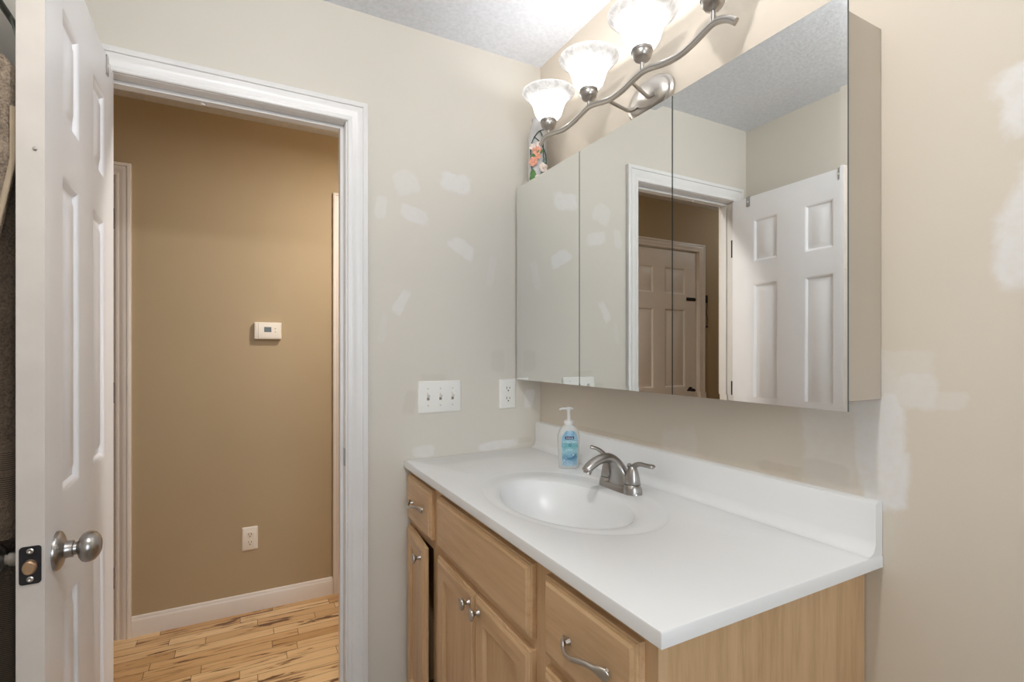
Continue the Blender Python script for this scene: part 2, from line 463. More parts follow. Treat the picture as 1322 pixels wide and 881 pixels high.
# casings: colonial profile (across from the inner edge, thickness)
PROF = [(0, 0), (0, 0.008), (0.003, 0.0105), (0.012, 0.0115), (0.0135, 0.0095), (0.017, 0.0095), (0.024, 0.013), (0.034, 0.0165), (0.043, 0.0165), (0.0445, 0.0135), (0.0475, 0.0135), (0.049, 0.019), (0.060, 0.019), (0.064, 0.017), (0.0645, 0)]
def casing(bm, x0, x1, z1, yface, sgn, k=1.0):
    """three-sided casing round an opening x0..x1, head z1, standing off the face yface in direction sgn"""
    n = len(PROF)
    corner = [lambda u: (x0 - u, 0.0), lambda u: (x0 - u, z1 + u), lambda u: (x1 + u, z1 + u), lambda u: (x1 + u, 0.0)]
    loops = [[Vector((c(u)[0], yface + sgn * v, c(u)[1])) for u, v in [(a_ * k, b_) for a_, b_ in PROF]] for c in corner]
    loft(bm, loops, True, True, True)
bm = B(); casing(bm, JL + 0.005, JR + 0.005, HEAD + 0.002, YB, -1)
struct('trim_1', bm, 'trim', 'white moulded casing around the bathroom doorway', 'door casing', 30)
bm = B(); casing(bm, JL - 0.005, JR + 0.005, HEAD + 0.005, YB + WT, 1)
struct('trim_2', bm, 'hall_trim', 'white casing on the hall side of the bathroom doorway', 'door casing', 30)
bm = B()
box(bm, JL - JT, JL, YB, YB + WT, 0, HEAD); box(bm, JR, JR + JT, YB, YB + WT, 0, HEAD); box(bm, JL - JT, JR + JT, YB, YB + WT, HEAD, HEAD + JT)
s0, s1 = YB + 0.038, YB + 0.071
box(bm, JL, JL + 0.008, s0, s1, 0, HEAD - 0.011); box(bm, JR - 0.011, JR, s0, s1, 0, HEAD - 0.011); box(bm, JL, JR, s0, s1, HEAD - 0.011, HEAD)
jamb = struct('trim_3', bm, 'trim', 'white jamb with door stop inside the bathroom doorway', 'door jamb', 30, 0.0015)
bm = B(); box(bm, JR - 0.0016, JR + 0.001, YB + 0.004, YB + 0.030, 0.893, 0.951)
obj('strike_plate', bm, 'nickel_dark', jamb, bevel=0.0006)
bm = B(); lathe(bm, [(0.006, 0), (0.006, 0.003), (0.004, 0.005)], (-0.105, 1.775, HEAD - 0.011), (0, 0, -1), 16)
obj('bumper', bm, 'plastic', jamb)

for nm, (x0, x1), lab in (('trim_4', D2, 'white casing of the hall door at the left of the doorway view'), ('trim_5', D3, 'white casing edge of the hall door at the right of the doorway view')):
    bm = B(); casing(bm, x0 - 0.005, x1 + 0.005, DH + 0.003, YH, -1, 0.89)
    struct(nm, bm, 'hall_trim', lab, 'door casing', 30)
    bm = B()
    box(bm, x0 - JT, x0, YH, YW, 0, DH); box(bm, x1, x1 + JT, YH, YW, 0, DH); box(bm, x0 - JT, x1 + JT, YH, YW, DH, DH + JT)
    struct('trim_%d' % (int(nm[-1]) + 2), bm, 'hall_trim', 'white jamb inside the ' + lab[lab.index('hall door'):], 'door jamb', 30)

def skirting(bm, x0, x1, yface, sgn, h=0.0897):
    prof = [(0, 0), (0.0125, 0), (0.0125, h - 0.022), (0.010, h - 0.014), (0.0085, h - 0.012), (0.0085, h - 0.008), (0.006, h - 0.002), (0.003, h), (0, h)]
    loft(bm, [[Vector((x, yface + sgn * a, b)) for a, b in prof] for x in (x0, x1)])
for nm, x0, x1, lab in (('baseboard_hall', -0.4365, 0.4176, 'white baseboard under the thermostat wall'), ('baseboard_hall_left', HX0, -1.3395, 'white baseboard left of the far hall door'), ('baseboard_hall_right', 1.3185, HX1, 'white baseboard at the right end of the hall')):
    bm = B(); skirting(bm, x0, x1, YH, -1)
    struct(nm, bm, 'hall_trim', lab, 'baseboard', 25)
bm = B(); skirting(bm, 0.370, 0.515, YB, -1)
struct('baseboard_back', bm, 'trim', 'white baseboard between the doorway and the vanity', 'baseboard', 25)

# unseen window behind the camera, added to carry the fill light
win = thing('added_window', (0.25, YF - 0.05, 0.95), 'unseen white framed window added for fill light opposite the doorway', 'window', None, 'structure')
bm = B()
for (x0, x1, z0, z1) in ((-0.15, -0.10, 0.95, 1.95), (0.60, 0.65, 0.95, 1.95), (-0.10, 0.60, 0.95, 1.0), (-0.10, 0.60, 1.90, 1.95), (-0.10, 0.60, 1.43, 1.47)): box(bm, x0, x1, YF - 0.09, YF - 0.03, z0, z1)
obj('added_window_frame', bm, 'trim', win, bevel=0.003)
t = NT('clear window pane')
tp = t.new('ShaderNodeBsdfTransparent'); gl = t.new('ShaderNodeBsdfGlossy'); mx = t.new('ShaderNodeMixShader'); fr = t.new('ShaderNodeFresnel')
gl.inputs['Roughness'].default_value = 0.02; t.link(fr.outputs[0], mx.inputs[0]); t.link(tp.outputs[0], mx.inputs[1]); t.link(gl.outputs[0], mx.inputs[2]); t.link(mx.outputs[0], t.out.inputs[0])
M['pane'] = t.m
for z0, z1 in ((1.0, 1.43), (1.47, 1.90)):
    bm = B(); box(bm, -0.10, 0.60, YF - 0.064, YF - 0.060, z0, z1); obj('pane', bm, 'pane', win)
bm = B(); casing(bm, -0.15, 0.65, 1.95, YF, 1)
bm.free()

# ------------------------------------------------------------------ six panel doors
def six_panel(bm, f, w, h, th, cols, rows, mi_edge=0):
    """slab of width w, height h; f(u, z, depth) with depth 0 at the shown face"""
    us = sorted({0.0, w} | {c for cc in cols for c in cc}); zs = sorted({0.0, h} | {r for rr in rows for r in rr})
    for side in (0, 1):
        g = (lambda u, z, d: f(u, z, d)) if side == 0 else (lambda u, z, d: f(u, z, th - d))
        for i in range(len(us) - 1):
            for j in range(len(zs) - 1):
                if (us[i], us[i + 1]) in cols and (zs[j], zs[j + 1]) in rows:
                    rings(bm, us[i], us[i + 1], zs[j], zs[j + 1], [(0, 0), (0.004, 0.001), (0.010, 0.0055), (0.014, 0.0095), (0.021, 0.0095), (0.040, 0.0025)], g)
                else:
                    bm.faces.new([bm.verts.new(g(u, z, 0)) for u, z in ((us[i], zs[j]), (us[i + 1], zs[j]), (us[i + 1], zs[j + 1]), (us[i], zs[j + 1]))])
    for (a, b) in (((0, 0), (w, 0)), ((w, 0), (w, h)), ((w, h), (0, h)), ((0, h), (0, 0))):
        pts = []
        pa, pb = Vector((a[0], a[1])), Vector((b[0], b[1]))
        pts = [f(pa.x, pa.y, 0), f(pb.x, pb.y, 0), f(pb.x, pb.y, th), f(pa.x, pa.y, th)]
        bm.faces.new([bm.verts.new(p) for p in pts]).material_index = mi_edge

FREE, HINGE = Vector((-0.2887, 1.100)), Vector((-0.3075, 1.706))
DU = (HINGE - FREE); DW = DU.length; DU.normalize(); DN = Vector((-DU.y, DU.x))     # DN points from the shown face into the slab
def dmap(u, z, d):
    q = FREE + DU * u + DN * d
    return Vector((q.x, q.y, 0.008 + z))
DTH = 0.0357; DTOP = 2.020
door = thing('door_1', (HINGE.x, HINGE.y, 0), 'white six panel bathroom door standing open at the left', 'door', None, 'structure')
bm = B()
pc = [(0.106, 0.236), (0.360, 0.490)]
pr = [(0.235, 0.800), (1.000, 1.590), (1.692, 1.900)]
six_panel(bm, dmap, DW, DTOP - 0.008, DTH, pc, pr, 1)
obj('door_slab', bm, ['door', 'door_edge'], door, 30)
# knobs
kz = 0.918; ku = 0.066
for s in (0, 1):
    p = dmap(ku, kz - 0.008, 0 if s == 0 else DTH); ax = Vector((-DN.x, -DN.y, 0)) * (1 if s == 0 else -1)
    bm = B()
    lathe(bm, [(0.0, 0), (0.034, 0), (0.034, 0.003), (0.032, 0.006), (0.027, 0.009), (0.020, 0.011), (0.0155, 0.013), (0.0145, 0.016), (0.0145, 0.0235), (0.0115, 0.0245), (0.0110, 0.0285), (0.0130, 0.0305), (0.019, 0.0325), (0.0245, 0.0365), (0.0270, 0.0425), (0.0270, 0.0475), (0.0245, 0.0545), (0.018, 0.0600), (0.010, 0.0630), (0.0, 0.0637)], p, ax, 40, False, False)
    obj('door_knob', bm, 'nickel_dark', door, 40, label='satin nickel knob on a round rose')
# latch plate on the free edge
def emap(a, z, out):
    """point on the free edge: a across the thickness from the shown face"""
    q = FREE + DN * a - DU * out
    return Vector((q.x, q.y, z))
bm = B(); c0 = rrect(DTH / 2, 0.921, 0.0275, 0.062, 0.005)
loft(bm, [[emap(a, z, -0.001) for a, z in c0], [emap(a, z, 0.0018) for a, z in c0]])
latch = obj('latch_plate', bm, 'bronze', door, label='dark latch plate on the door edge')
bm = B(); loops = []
for o_, s_ in ((0.001, 1.0), (0.006, 1.0), (0.0095, 0.92), (0.011, 0.75)):
    loops.append([emap(DTH / 2 + 0.0092 * s_ * (math.copysign(min(abs(math.cos(2 * PI * i / 24)), 1), math.cos(2 * PI * i / 24))) , 0.919 + 0.0120 * s_ * math.sin(2 * PI * i / 24), o_) for i in range(24)])
loft(bm, loops); obj('latch_bolt', bm, 'brass', latch, label='tan latch bolt')
for z in (0.9445, 0.8985):
    bm = B(); lathe(bm, [(0.0045, 0), (0.0045, 0.0012), (0.003, 0.0017), (0.0012, 0.0005)], emap(DTH / 2, z, 0.0015), Vector((-DU.x, -DU.y, 0)), 18)
    obj('screw', bm, 'nickel', latch)
bm = B(); lathe(bm, [(0.003, 0), (0.0028, 0.002), (0.0012, 0.0034)], emap(DTH * 0.34, 1.604, 0), Vector((-DU.x, -DU.y, 0)), 12)
obj('screw', bm, 'nickel', door)
for z in (1.79, 1.08, 0.28):
    bm = B(); lathe(bm, [(0.006, -0.044), (0.006, 0.044)], (-0.3235, 1.7095, z), (0, 0, 1), 16)
    h_ = obj('hinge', bm, 'bronze', door)
    bm = B(); q0 = dmap(DW - 0.0015, z - 0.044, 0.002)
    box(bm, -0.322, -0.3195, 1.7095, 1.724, z - 0.044, z + 0.044)
    obj('hinge_leaf', bm, 'bronze', h_)

# hall doors (closed)
def hall_door(nm, x0, x1, label, knob_side, hinges):
    t_ = thing(nm, ((x0 + x1) / 2, YH + 0.02, 0), label, 'door', None, 'structure')
    bm = B(); w = x1 - x0 - 0.006
    f = lambda u, z, d: Vector((x0 + 0.003 + u, YH + 0.016 + d, 0.010 + z))
    c = w / 2
    six_panel(bm, f, w, DH - 0.014, 0.035, [(0.115, c - 0.055), (c + 0.055, w - 0.115)], [(0.235, 0.800), (0.990, 1.590), (1.700, 1.905)])
    obj('door_slab', bm, 'hall_trim', t_, 30)
    return t_
d2 = hall_door('door_2', D2[0], D2[1], 'closed six panel hall door with a dark lever, seen in the mirror', -1, True)
bm = B()
lathe(bm, [(0.026, 0), (0.026, 0.004), (0.018, 0.009), (0.009, 0.011), (0.009, 0.045)], (-1.209, YH + 0.016, 0.975), (0, -1, 0), 24)
tube(bm, spline([(-1.213, YH - 0.027, 0.975), (-1.195, YH - 0.029, 0.983), (-1.165, YH - 0.028, 0.972), (-1.135, YH - 0.027, 0.977)], 5), 0.0075, 10)
obj('door_lever', bm, 'bronze', d2, label='dark curved lever handle')
bm = B(); box(bm, -1.262, -1.168, YH + 0.012, YH + 0.017, 1.667, 1.693); box(bm, -1.262, -1.168, YH + 0.004, YH + 0.013, 1.676, 1.684)
obj('chain_track', bm, 'bronze', d2, bevel=0.001, label='dark slotted track of the chain guard')
for z in (0.27, 1.09, 1.86):
    bm = B(); lathe(bm, [(0.006, -0.045), (0.006, 0.045)], (D2[1] - 0.001, YH + 0.009, z), (0, 0, 1), 14)
    box(bm, D2[1] - 0.001, D2[1] + 0.0012, YH + 0.002, YH + 0.03, z - 0.045, z + 0.045)
    obj('hinge', bm, 'bronze', d2)
d3 = hall_door('door_3', D3[0], D3[1], 'closed white hall door hidden right of the doorway', 1, False)

# chain guard hanging by the hall door
ch = thing('door_chain', (-1.352, YH, 1.69), 'dark chain guard hanging beside the hall door casing in the mirror', 'chain')
bm = B(); box(bm, -1.362, -1.342, YH - 0.022, YH, 1.655, 1.715); obj('mounting_plate', bm, 'bronze', ch, bevel=0.002)
bm = B()
def link_ring(bm, c, tilt, r=0.009):
    pts = [Vector((c[0] + r * 0.55 * math.cos(a) * math.cos(tilt), c[1] + r * 0.55 * math.cos(a) * math.sin(tilt), c[2] + r * math.sin(a))) for a in [2 * PI * i / 12 for i in range(13)]]
    for a, b in zip(pts, pts[1:]):
        tube(bm, [a, b], 0.0017, 6, up=(0.3, 0.2, 0.9))
zz = 1.665
for i in range(13):
    link_ring(bm, (-1.357 - 0.004 * math.sin(i * 0.8), YH - 0.015, zz - i * 0.0145), (i % 2) * PI / 2)
obj('chain', bm, 'bronze', ch)
bm = B(); lathe(bm, [(0.006, 0), (0.009, 0.006), (0.009, 0.012), (0.004, 0.02)], (-1.357, YH - 0.015, zz - 0.205), (0, 0, 1), 12); obj('chain_end', bm, 'bronze', ch)

# ------------------------------------------------------------------ vanity cabinet
FX, FF = 0.517, 0.498        # face frame plane, front of doors and drawers
VY0, VY1, VZ = 0.530, 1.716, 0.8715
van = thing('vanity_cabinet', (0.77, 1.12, 0), 'maple vanity cabinet with drawers and doors under the white sink top', 'cabinet')
bm = B(); box(bm, FX + 0.019, XR - 0.002, VY0, VY0 + 0.016, 0.0, VZ); obj('side_panel', bm, 'maple_side', van, bevel=0.0008, label='pale maple end panel facing the room')
bm = B(); box(bm, FX + 0.019, XR - 0.002, VY1 - 0.016, VY1, 0.0, VZ); obj('side_panel', bm, 'maple_side', van)
bm = B(); box(bm, FX + 0.019, XR - 0.004, VY0 + 0.016, VY1 - 0.016, 0.10, 0.115); box(bm, XR - 0.008, XR - 0.002, VY0 + 0.016, VY1 - 0.016, 0.115, VZ)
obj('cabinet_interior', bm, 'interior', van)
bm = B(); box(bm, FX + 0.07, FX + 0.085, VY0 + 0.016, VY1 - 0.016, 0, 0.10); obj('toe_kick', bm, 'maple_h', van)
STY = [(VY0, 0.572), (0.795, 0.878), (1.388, 1.478), (1.688, VY1)]   # stiles
bm = B()
for a, b in STY: box(bm, FX, FX + 0.019, a, b, 0.10, VZ, 0)
for (a, b) in ((0.572, 0.795), (0.878, 1.388), (1.478, 1.688)):
    for z0, z1 in ((0.10, 0.135), (0.665, 0.712), (0.838, VZ)): box(bm, FX, FX + 0.019, a, b, z0, z1, 1)
for z0, z1 in ((0.395, 0.43),): box(bm, FX, FX + 0.019, 0.572, 0.795, z0, z1, 1)
obj('face_frame', bm, ['maple_v', 'maple_h'], van, None)
DROFF = [(0, 0.0188), (0, 0.0085), (0.0025, 0.0075), (0.0030, 0.0050), (0.0075, 0.0040), (0.0080, 0.0022), (0.0130, 0.0)]
def front_map(u, v, d): return Vector((FF + d, u, v))
def drawer(y0, y1, z0, z1, name='drawer'):
    bm = B(); rings(bm, y0, y1, z0, z1, DROFF, front_map, True, (0, 0))
    rings(bm, y0, y1, z0, z1, [(0, 0.0188), (0.001, 0.0188)], front_map, True)
    return obj(name, bm, 'maple_h', van, 20)

def cab_door(y0, y1, z0, z1, ajar=0.0):
    def f(u, v, d):
        p = Vector((FF + d, u, v))
        if ajar:      # hinged on its far side
            c = Vector((FF + 0.019, y1, 0)); r = Matrix.Rotation(-ajar, 3, 'Z'); p = c + r @ (p - c)
        return p
    bm = B(); s = 0.052
    rings(bm, y0, y1, z0, z1, DROFF + [(s, 0.0), (s + 0.002, 0.003), (s + 0.004, 0.009), (s + 0.012, 0.011), (s + 0.013, 0.0095)], f, True, (0, 1))
    rings(bm, y0, y1, z0, z1, [(0, 0.0188), (0.001, 0.0188)], f, True)
    return obj('door', bm, ['maple_v', 'maple_h'], van, 20), f
def knob(parent, pos, axis=(-1, 0, 0)):
    bm = B(); lathe(bm, [(0.0075, 0), (0.0075, 0.002), (0.0050, 0.005), (0.0045, 0.010), (0.0070, 0.014), (0.0125, 0.017), (0.0150, 0.020), (0.0150, 0.0225), (0.0120, 0.0255), (0.0060, 0.0270), (0.0, 0.0272)], pos, axis, 28, True, False)
    obj('knob', bm, 'nickel', parent, 45)
def pull(parent, yc, zc):
    pts = []; rad = []
    for i in range(33):
        q = i / 32 * 2 - 1
        y = yc - q * 0.062
        out = 0.005 + 0.021 * max(0.0, math.cos(q * PI / 2)) ** 0.75 * (1 - 0.15 * q)
        z = zc + 0.0065 * math.sin(q * PI) 
        pts.append((FF - out, y, z))
        e = max(0.0, abs(q) - 0.62) / 0.38
        flare = 0.0045 + 0.0062 * math.sin(e * PI * 0.62)
        if abs(q) > 0.97: flare *= 0.55
        rad.append((flare, 0.0040 - 0.0008 * e))
    bm = B(); tube(bm, pts, rad, 14, up=(-1, 0, 0.001))
    for s in (-1, 1):
        lathe(bm, [(0.0058, -0.001), (0.0050, 0.004), (0.0042, 0.009)], (FF, yc + s * 0.051, zc + s * -0.003), (-1, 0, 0), 14)
    obj('pull', bm, 'nickel', parent, 50)
dl = drawer(1.463, 1.703, 0.699, 0.849); pull(dl, 1.583, 0.772)
drawer(0.863, 1.403, 0.699, 0.849, 'false_front')
dr = drawer(0.556, 0.811, 0.699, 0.849); pull(dr, 0.672, 0.772)
d4 = drawer(0.556, 0.811, 0.412, 0.676); pull(d4, 0.672, 0.560)
d5 = drawer(0.556, 0.811, 0.120, 0.395); pull(d5, 0.672, 0.270)
A = math.radians(5.0)
ld, lf = cab_door(1.463, 1.703, 0.120, 0.676, A)
ld['label'] = 'narrow cabinet door standing slightly ajar'
kp = lf(1.493, 0.640, 0.0); knob(ld, kp, Matrix.Rotation(-A, 3, 'Z') @ Vector((-1, 0, 0)))
m1, _ = cab_door(1.1345, 1.403, 0.120, 0.676); knob(m1, front_map(1.160, 0.646, 0))
m2, _ = cab_door(0.863, 1.1315, 0.120, 0.676); knob(m2, front_map(1.102, 0.646, 0))

# ------------------------------------------------------------------ vanity top with the moulded bowl
CT, CB = 0.8955, 0.8715
TX0, TX1, TY0, TY1 = 0.4934, XR - 0.001, 0.500, YB - 0.001
top = thing('bathroom_sink', (0.77, 1.11, CB), 'white cultured marble sink top with oval bowl on the maple vanity', 'sink')
BX, BY, BA, BBX = 0.722, 1.078, 0.220, 0.142
OX, OY, OA, OB = 0.742, 1.090, 0.300, 0.200
angs = [2 * PI * i / 96 for i in range(96)]
for cx_, cy_ in ((TX0, TY0), (TX1, TY0), (TX1, TY1), (TX0, TY1)):
    a = math.atan2(cy_ - OY, cx_ - OX) % (2 * PI)
    k_ = min(range(len(angs)), key=lambda i: abs(angs[i] - a)); angs[k_] = a
def ring_rect(ins, z):
    L = []
    for a in angs:
        c, s = math.cos(a), math.sin(a)
        tx = ((TX1 - ins if c > 0 else TX0 + ins) - OX) / c if abs(c) > 1e-9 else 1e9
        ty = ((TY1 - ins if s > 0 else TY0 + ins) - OY) / s if abs(s) > 1e-9 else 1e9
        k = min(tx, ty); L.append(Vector((OX + c * k, OY + s * k, z)))
    return L
def ring_ell(cx, cy, a, b, z):
    L = []
    for t_ in angs:
        c, s = math.cos(t_), math.sin(t_)
        r = 1 / math.sqrt((c / b) ** 2 + (s / a) ** 2)
        L.append(Vector((cx + c * r, cy + s * r, z)))
    return L
def lerp(a, b, q): return a + (b - a) * q
bm = B()
LP = [ring_rect(0.012, CB), ring_rect(0.0, CB), ring_rect(0.0, CT - 0.004), ring_rect(0.0012, CT - 0.0012), ring_rect(0.004, CT)]
oz = 0.0
LP += [ring_ell(OX, OY, OA + 0.004, OB + 0.003, CT), ring_ell(OX, OY, OA, OB, CT - 0.0010), ring_ell(OX, OY, OA - 0.006, OB - 0.005, CT - 0.0024), ring_ell(OX, OY, OA - 0.014, OB - 0.011, CT - 0.0024)]
LP += [ring_ell(lerp(OX, BX, 0.5), lerp(OY, BY, 0.5), lerp(OA, BA, 0.5), lerp(OB, BBX, 0.5), CT - 0.0024)]
LP += [ring_ell(BX, BY, BA + 0.012, BBX + 0.010, CT - 0.0024), ring_ell(BX, BY, BA, BBX, CT - 0.008)]
for q in (0.96, 0.90, 0.82, 0.72, 0.60, 0.46, 0.32, 0.2, 0.11):
    dep = 0.135 * (1 - (q / 0.985) ** 2.3) ** 0.75
    LP.append(ring_ell(lerp(BX + 0.012, BX, q), BY, BA * q, BBX * q, CT - 0.010 - dep))
loft(bm, LP, True, False, False)
obj('countertop', bm, 'counter', top, 40)
# backsplash with a cove at its foot
bm = B()
pf = [(TX1, CT - 0.001), (TX1, 0.994), (1.032, 0.994), (1.0265, 0.9915), (1.0242, 0.986), (1.0240, 0.922)]
for i in range(1, 9):
    a = PI * 0.5 * i / 8
    pf.append((1.0240 - 0.022 * (1 - math.cos(a)), CT + 0.0003 + 0.0265 * (1 - math.sin(a))))
loft(bm, [[Vector((x, y, z)) for x, z in pf] for y in (TY0 + 0.0008, TY1)])
obj('backsplash', bm, 'counter', top, 40)
bm = B(); zd = CT - 0.010 - 0.134
lathe(bm, [(0.034, -0.004), (0.034, 0.002), (0.030, 0.004), (0.022, 0.002), (0.020, -0.001)], (BX + 0.011, BY, zd), (0, 0, 1), 32)
drain = obj('drain', bm, 'nickel', top)
bm = B(); lathe(bm, [(0.018, -0.002), (0.018, 0.006), (0.014, 0.009), (0.0, 0.010)], (BX + 0.011, BY, zd), (0, 0, 1), 28, True, False); obj('stopper', bm, 'nickel', drain)

# ------------------------------------------------------------------ faucet
FZ = CT - 0.0024
fx, fy = 0.917, 1.085
fau = thing('faucet', (fx, fy, FZ), 'brushed nickel two lever faucet behind the sink bowl', 'faucet')
bm = B()
loft(bm, [stadium(fx, fy, a, b, FZ + z, 48, 2.6) for a, b, z in ((0.078, 0.0275, 0), (0.0775, 0.027, 0.004), (0.074, 0.0245, 0.010), (0.066, 0.022, 0.0145), (0.055, 0.019, 0.016))])
for s in (-1, 1):
    lathe(bm, [(0.0255, 0.0), (0.0245, 0.012), (0.0215, 0.0235), (0.0205, 0.0245), (0.019, 0.0245)], (fx, fy + s * 0.051, FZ), (0, 0, 1), 32)
obj('base', bm, 'nickel_dark', fau, 50)
bm = B()
path = spline([(fx + 0.004, fy, FZ + 0.004), (fx + 0.003, fy, FZ + 0.022), (fx - 0.002, fy, FZ + 0.046), (fx - 0.016, fy, FZ + 0.072), (fx - 0.040, fy, FZ + 0.0885), (fx - 0.068, fy, FZ + 0.088), (fx - 0.094, fy, FZ + 0.078), (fx - 0.112, fy, FZ + 0.066), (fx - 0.117, fy, FZ + 0.061)], 5)
rk = spline([(0.064, 0.0255, 0), (0.050, 0.0225, 0), (0.0310, 0.0195, 0), (0.0205, 0.0165, 0), (0.0170, 0.0140, 0), (0.0160, 0.0120, 0), (0.0160, 0.0115, 0), (0.0150, 0.0105, 0), (0.0115, 0.0080, 0)], 5)
# cross-section: across (Y) and in the plane of the arc
P = path; loops = []
for i, p in enumerate(P):
    d = (P[min(i + 1, len(P) - 1)] - P[max(i - 1, 0)]).normalized(); s_ = Vector((0, 1, 0)); u_ = d.cross(s_).normalized()
    ra, rb = rk[i][0], rk[i][1]
    loops.append([p + s_ * (ra * math.cos(2 * PI * j / 28)) + u_ * (rb * math.sin(2 * PI * j / 28)) for j in range(28)])
loft(bm, loops)
sp = obj('spout', bm, 'nickel_dark', fau, 60)
bm = B(); lathe(bm, [(0.0105, -0.010), (0.0105, 0.004), (0.009, 0.006)], (fx - 0.108, fy, FZ + 0.0635), (0.45, 0, 1), 24); obj('aerator', bm, 'nickel_dark', sp)
for s in (-1, 1):
    bm = B(); cy_ = fy + s * 0.051
    lathe(bm, [(0.0195, 0.0255), (0.0205, 0.0270), (0.0195, 0.036), (0.0170, 0.050), (0.0140, 0.062), (0.0105, 0.071), (0.006, 0.0755), (0.0, 0.077)], (fx, cy_, FZ), (0, 0, 1), 32, True, False)
    hd = obj('handle', bm, 'nickel_dark', fau, 50)
    bm = B()
    if s < 0: pts = [(fx, cy_ + 0.006, FZ + 0.060), (fx + 0.001, cy_ - 0.006, FZ + 0.074), (fx + 0.004, cy_ - 0.022, FZ + 0.0815), (fx + 0.008, cy_ - 0.042, FZ + 0.0815), (fx + 0.012, cy_ - 0.060, FZ + 0.0815), (fx + 0.0125, cy_ - 0.065, FZ + 0.083)]
    else: pts = [(fx, cy_ - 0.006, FZ + 0.060), (fx - 0.004, cy_ + 0.006, FZ + 0.078), (fx - 0.012, cy_ + 0.016, FZ + 0.092), (fx - 0.022, cy_ + 0.026, FZ + 0.100), (fx - 0.031, cy_ + 0.036, FZ + 0.103), (fx - 0.034, cy_ + 0.039, FZ + 0.103)]
    rr = [(0.008, 0.008), (0.0085, 0.0075), (0.008, 0.006), (0.0085, 0.005), (0.0095, 0.0055), (0.006, 0.004)]
    pr_ = spline([p + r for p, r in zip(pts, rr)], 5) if False else None
    PP = spline(pts, 5); RR = [tuple(v) for v in spline([(a, b, 0) for a, b in rr], 5)]
    tube(bm, PP, [(r[0], r[1]) for r in RR], 16)
    obj('lever', bm, 'nickel_dark', hd, 60)
bm = B(); lathe(bm, [(0.0028, 0), (0.0028, 0.050), (0.005, 0.053), (0.0068, 0.060), (0.0068, 0.064), (0.004, 0.067), (0.0, 0.0675)], (fx + 0.034, fy, FZ - 0.001), (0, 0, 1), 18, True, False)
obj('lift_rod', bm, 'nickel_dark', fau, 45)

# ------------------------------------------------------------------ soap dispenser
sx_, sy_ = 0.930, 1.352
soap = thing('soap_dispenser', (sx_, sy_, CT), 'clear hand soap pump bottle with blue label near the backsplash corner', 'soap bottle')
ROT = math.atan2(-sy_, -sx_) + 0.20           # front of the label faces the room
bprof = [(0.0, 0.030, 0.019), (0.003, 0.032, 0.0205), (0.012, 0.0325, 0.0215), (0.04, 0.0335, 0.0225), (0.075, 0.0355, 0.0235), (0.098, 0.0362, 0.0235), (0.112, 0.0345, 0.0225), (0.124, 0.0290, 0.020), (0.133, 0.0205, 0.0165), (0.138, 0.0140, 0.0135), (0.142, 0.0125, 0.0125)]
def bshape(h):
    for (h0, a0, b0), (h1, a1, b1) in zip(bprof, bprof[1:]):
        if h <= h1: q = (h - h0) / (h1 - h0); return lerp(a0, a1, q), lerp(b0, b1, q)
    return bprof[-1][1:]
sm_ = spline([(h, a, b) for h, a, b in bprof], 3)
bm = B(); loft(bm, [stadium(sx_, sy_, v[1], v[2], CT + 0.0005 + v[0], 40, 2.3, ROT) for v in sm_])
t = NT('clear soap bottle plastic')
t.set(Base_Color=(0.86, 0.88, 0.86, 1), Roughness=0.12, Transmission_Weight=0.35, IOR=1.3)
M['bottle'] = t.m
obj('bottle', bm, 'bottle', soap, 60)
def lab_pt(u, h, off):
    """u: metres across the label from its centre, h: height"""
    a, b = bshape(h); q = max(-0.98, min(0.98, u / a))
    x = b * (1 - abs(q) ** 2.3) ** (1 / 2.3) + off
    c, s = math.cos(ROT), math.sin(ROT)
    return Vector((sx_ + x * c - u * s, sy_ + x * s + u * c, CT + 0.0005 + h))
bm = B(); NU, NV = 20, 24; g = []
for j in range(NV + 1):
    h = 0.010 + 0.112 * j / NV
    half = 0.0262 * min(1.0, (1 - max(0, (h - 0.085) / 0.040) ** 2.2) ** 0.5 if h < 0.125 else 0) + 0.0005
    half *= 0.86 + 0.14 * min(1, h / 0.07)
    g.append([bm.verts.new(lab_pt(half * (2 * i / NU - 1), h, 0.0006)) for i in range(NU + 1)])
for j in range(NV):
    for i in range(NU): bm.faces.new((g[j][i], g[j][i + 1], g[j + 1][i + 1], g[j + 1][i]))
t = NT('blue gradient soap label')
sp_ = t.new('ShaderNodeSeparateXYZ'); t.link(t.obj(), sp_.inputs[0])
wob = t.noise(t.obj(), 55, 3)
hz = t.math('ADD', sp_.outputs[2], t.math('MULTIPLY', t.math('SUBTRACT', wob, 0.5), 0.03))
col = t.ramp(t.math('MULTIPLY', hz, 8.0), [(0.08, srgb(170, 200, 216)), (0.30, srgb(104, 158, 190)), (0.48, srgb(160, 204, 214)), (0.60, srgb(112, 178, 186)), (0.72, srgb(150, 192, 208)), (0.9, srgb(124, 166, 192))])
t.set(Base_Color=t.mix(t.maprange(t.noise(t.obj(), 90, 2, 0.5, 1.5), 0.60, 0.68, 0, 0.6), col, srgb(222, 240, 246)), Roughness=0.3)
M['label'] = t.m
lab_o = obj('label', bm, 'label', soap, 60, label='blue and teal front label')
M['navy'] = plain('navy label ink', srgb(30, 28, 92), 0.4)
M['ink_white'] = plain('white label ink', srgb(240, 246, 248), 0.4)
M['ink_teal'] = plain('teal label ink', srgb(20, 96, 110), 0.4)
def lab_patch(bm, u0, u1, h0, h1, off, n=8):
    a = [bm.verts.new(lab_pt(lerp(u0, u1, i / n), h0, off)) for i in range(n + 1)]
    b = [bm.verts.new(lab_pt(lerp(u0, u1, i / n), h1, off)) for i in range(n + 1)]
    for i in range(n): bm.faces.new((a[i], a[i + 1], b[i + 1], b[i]))
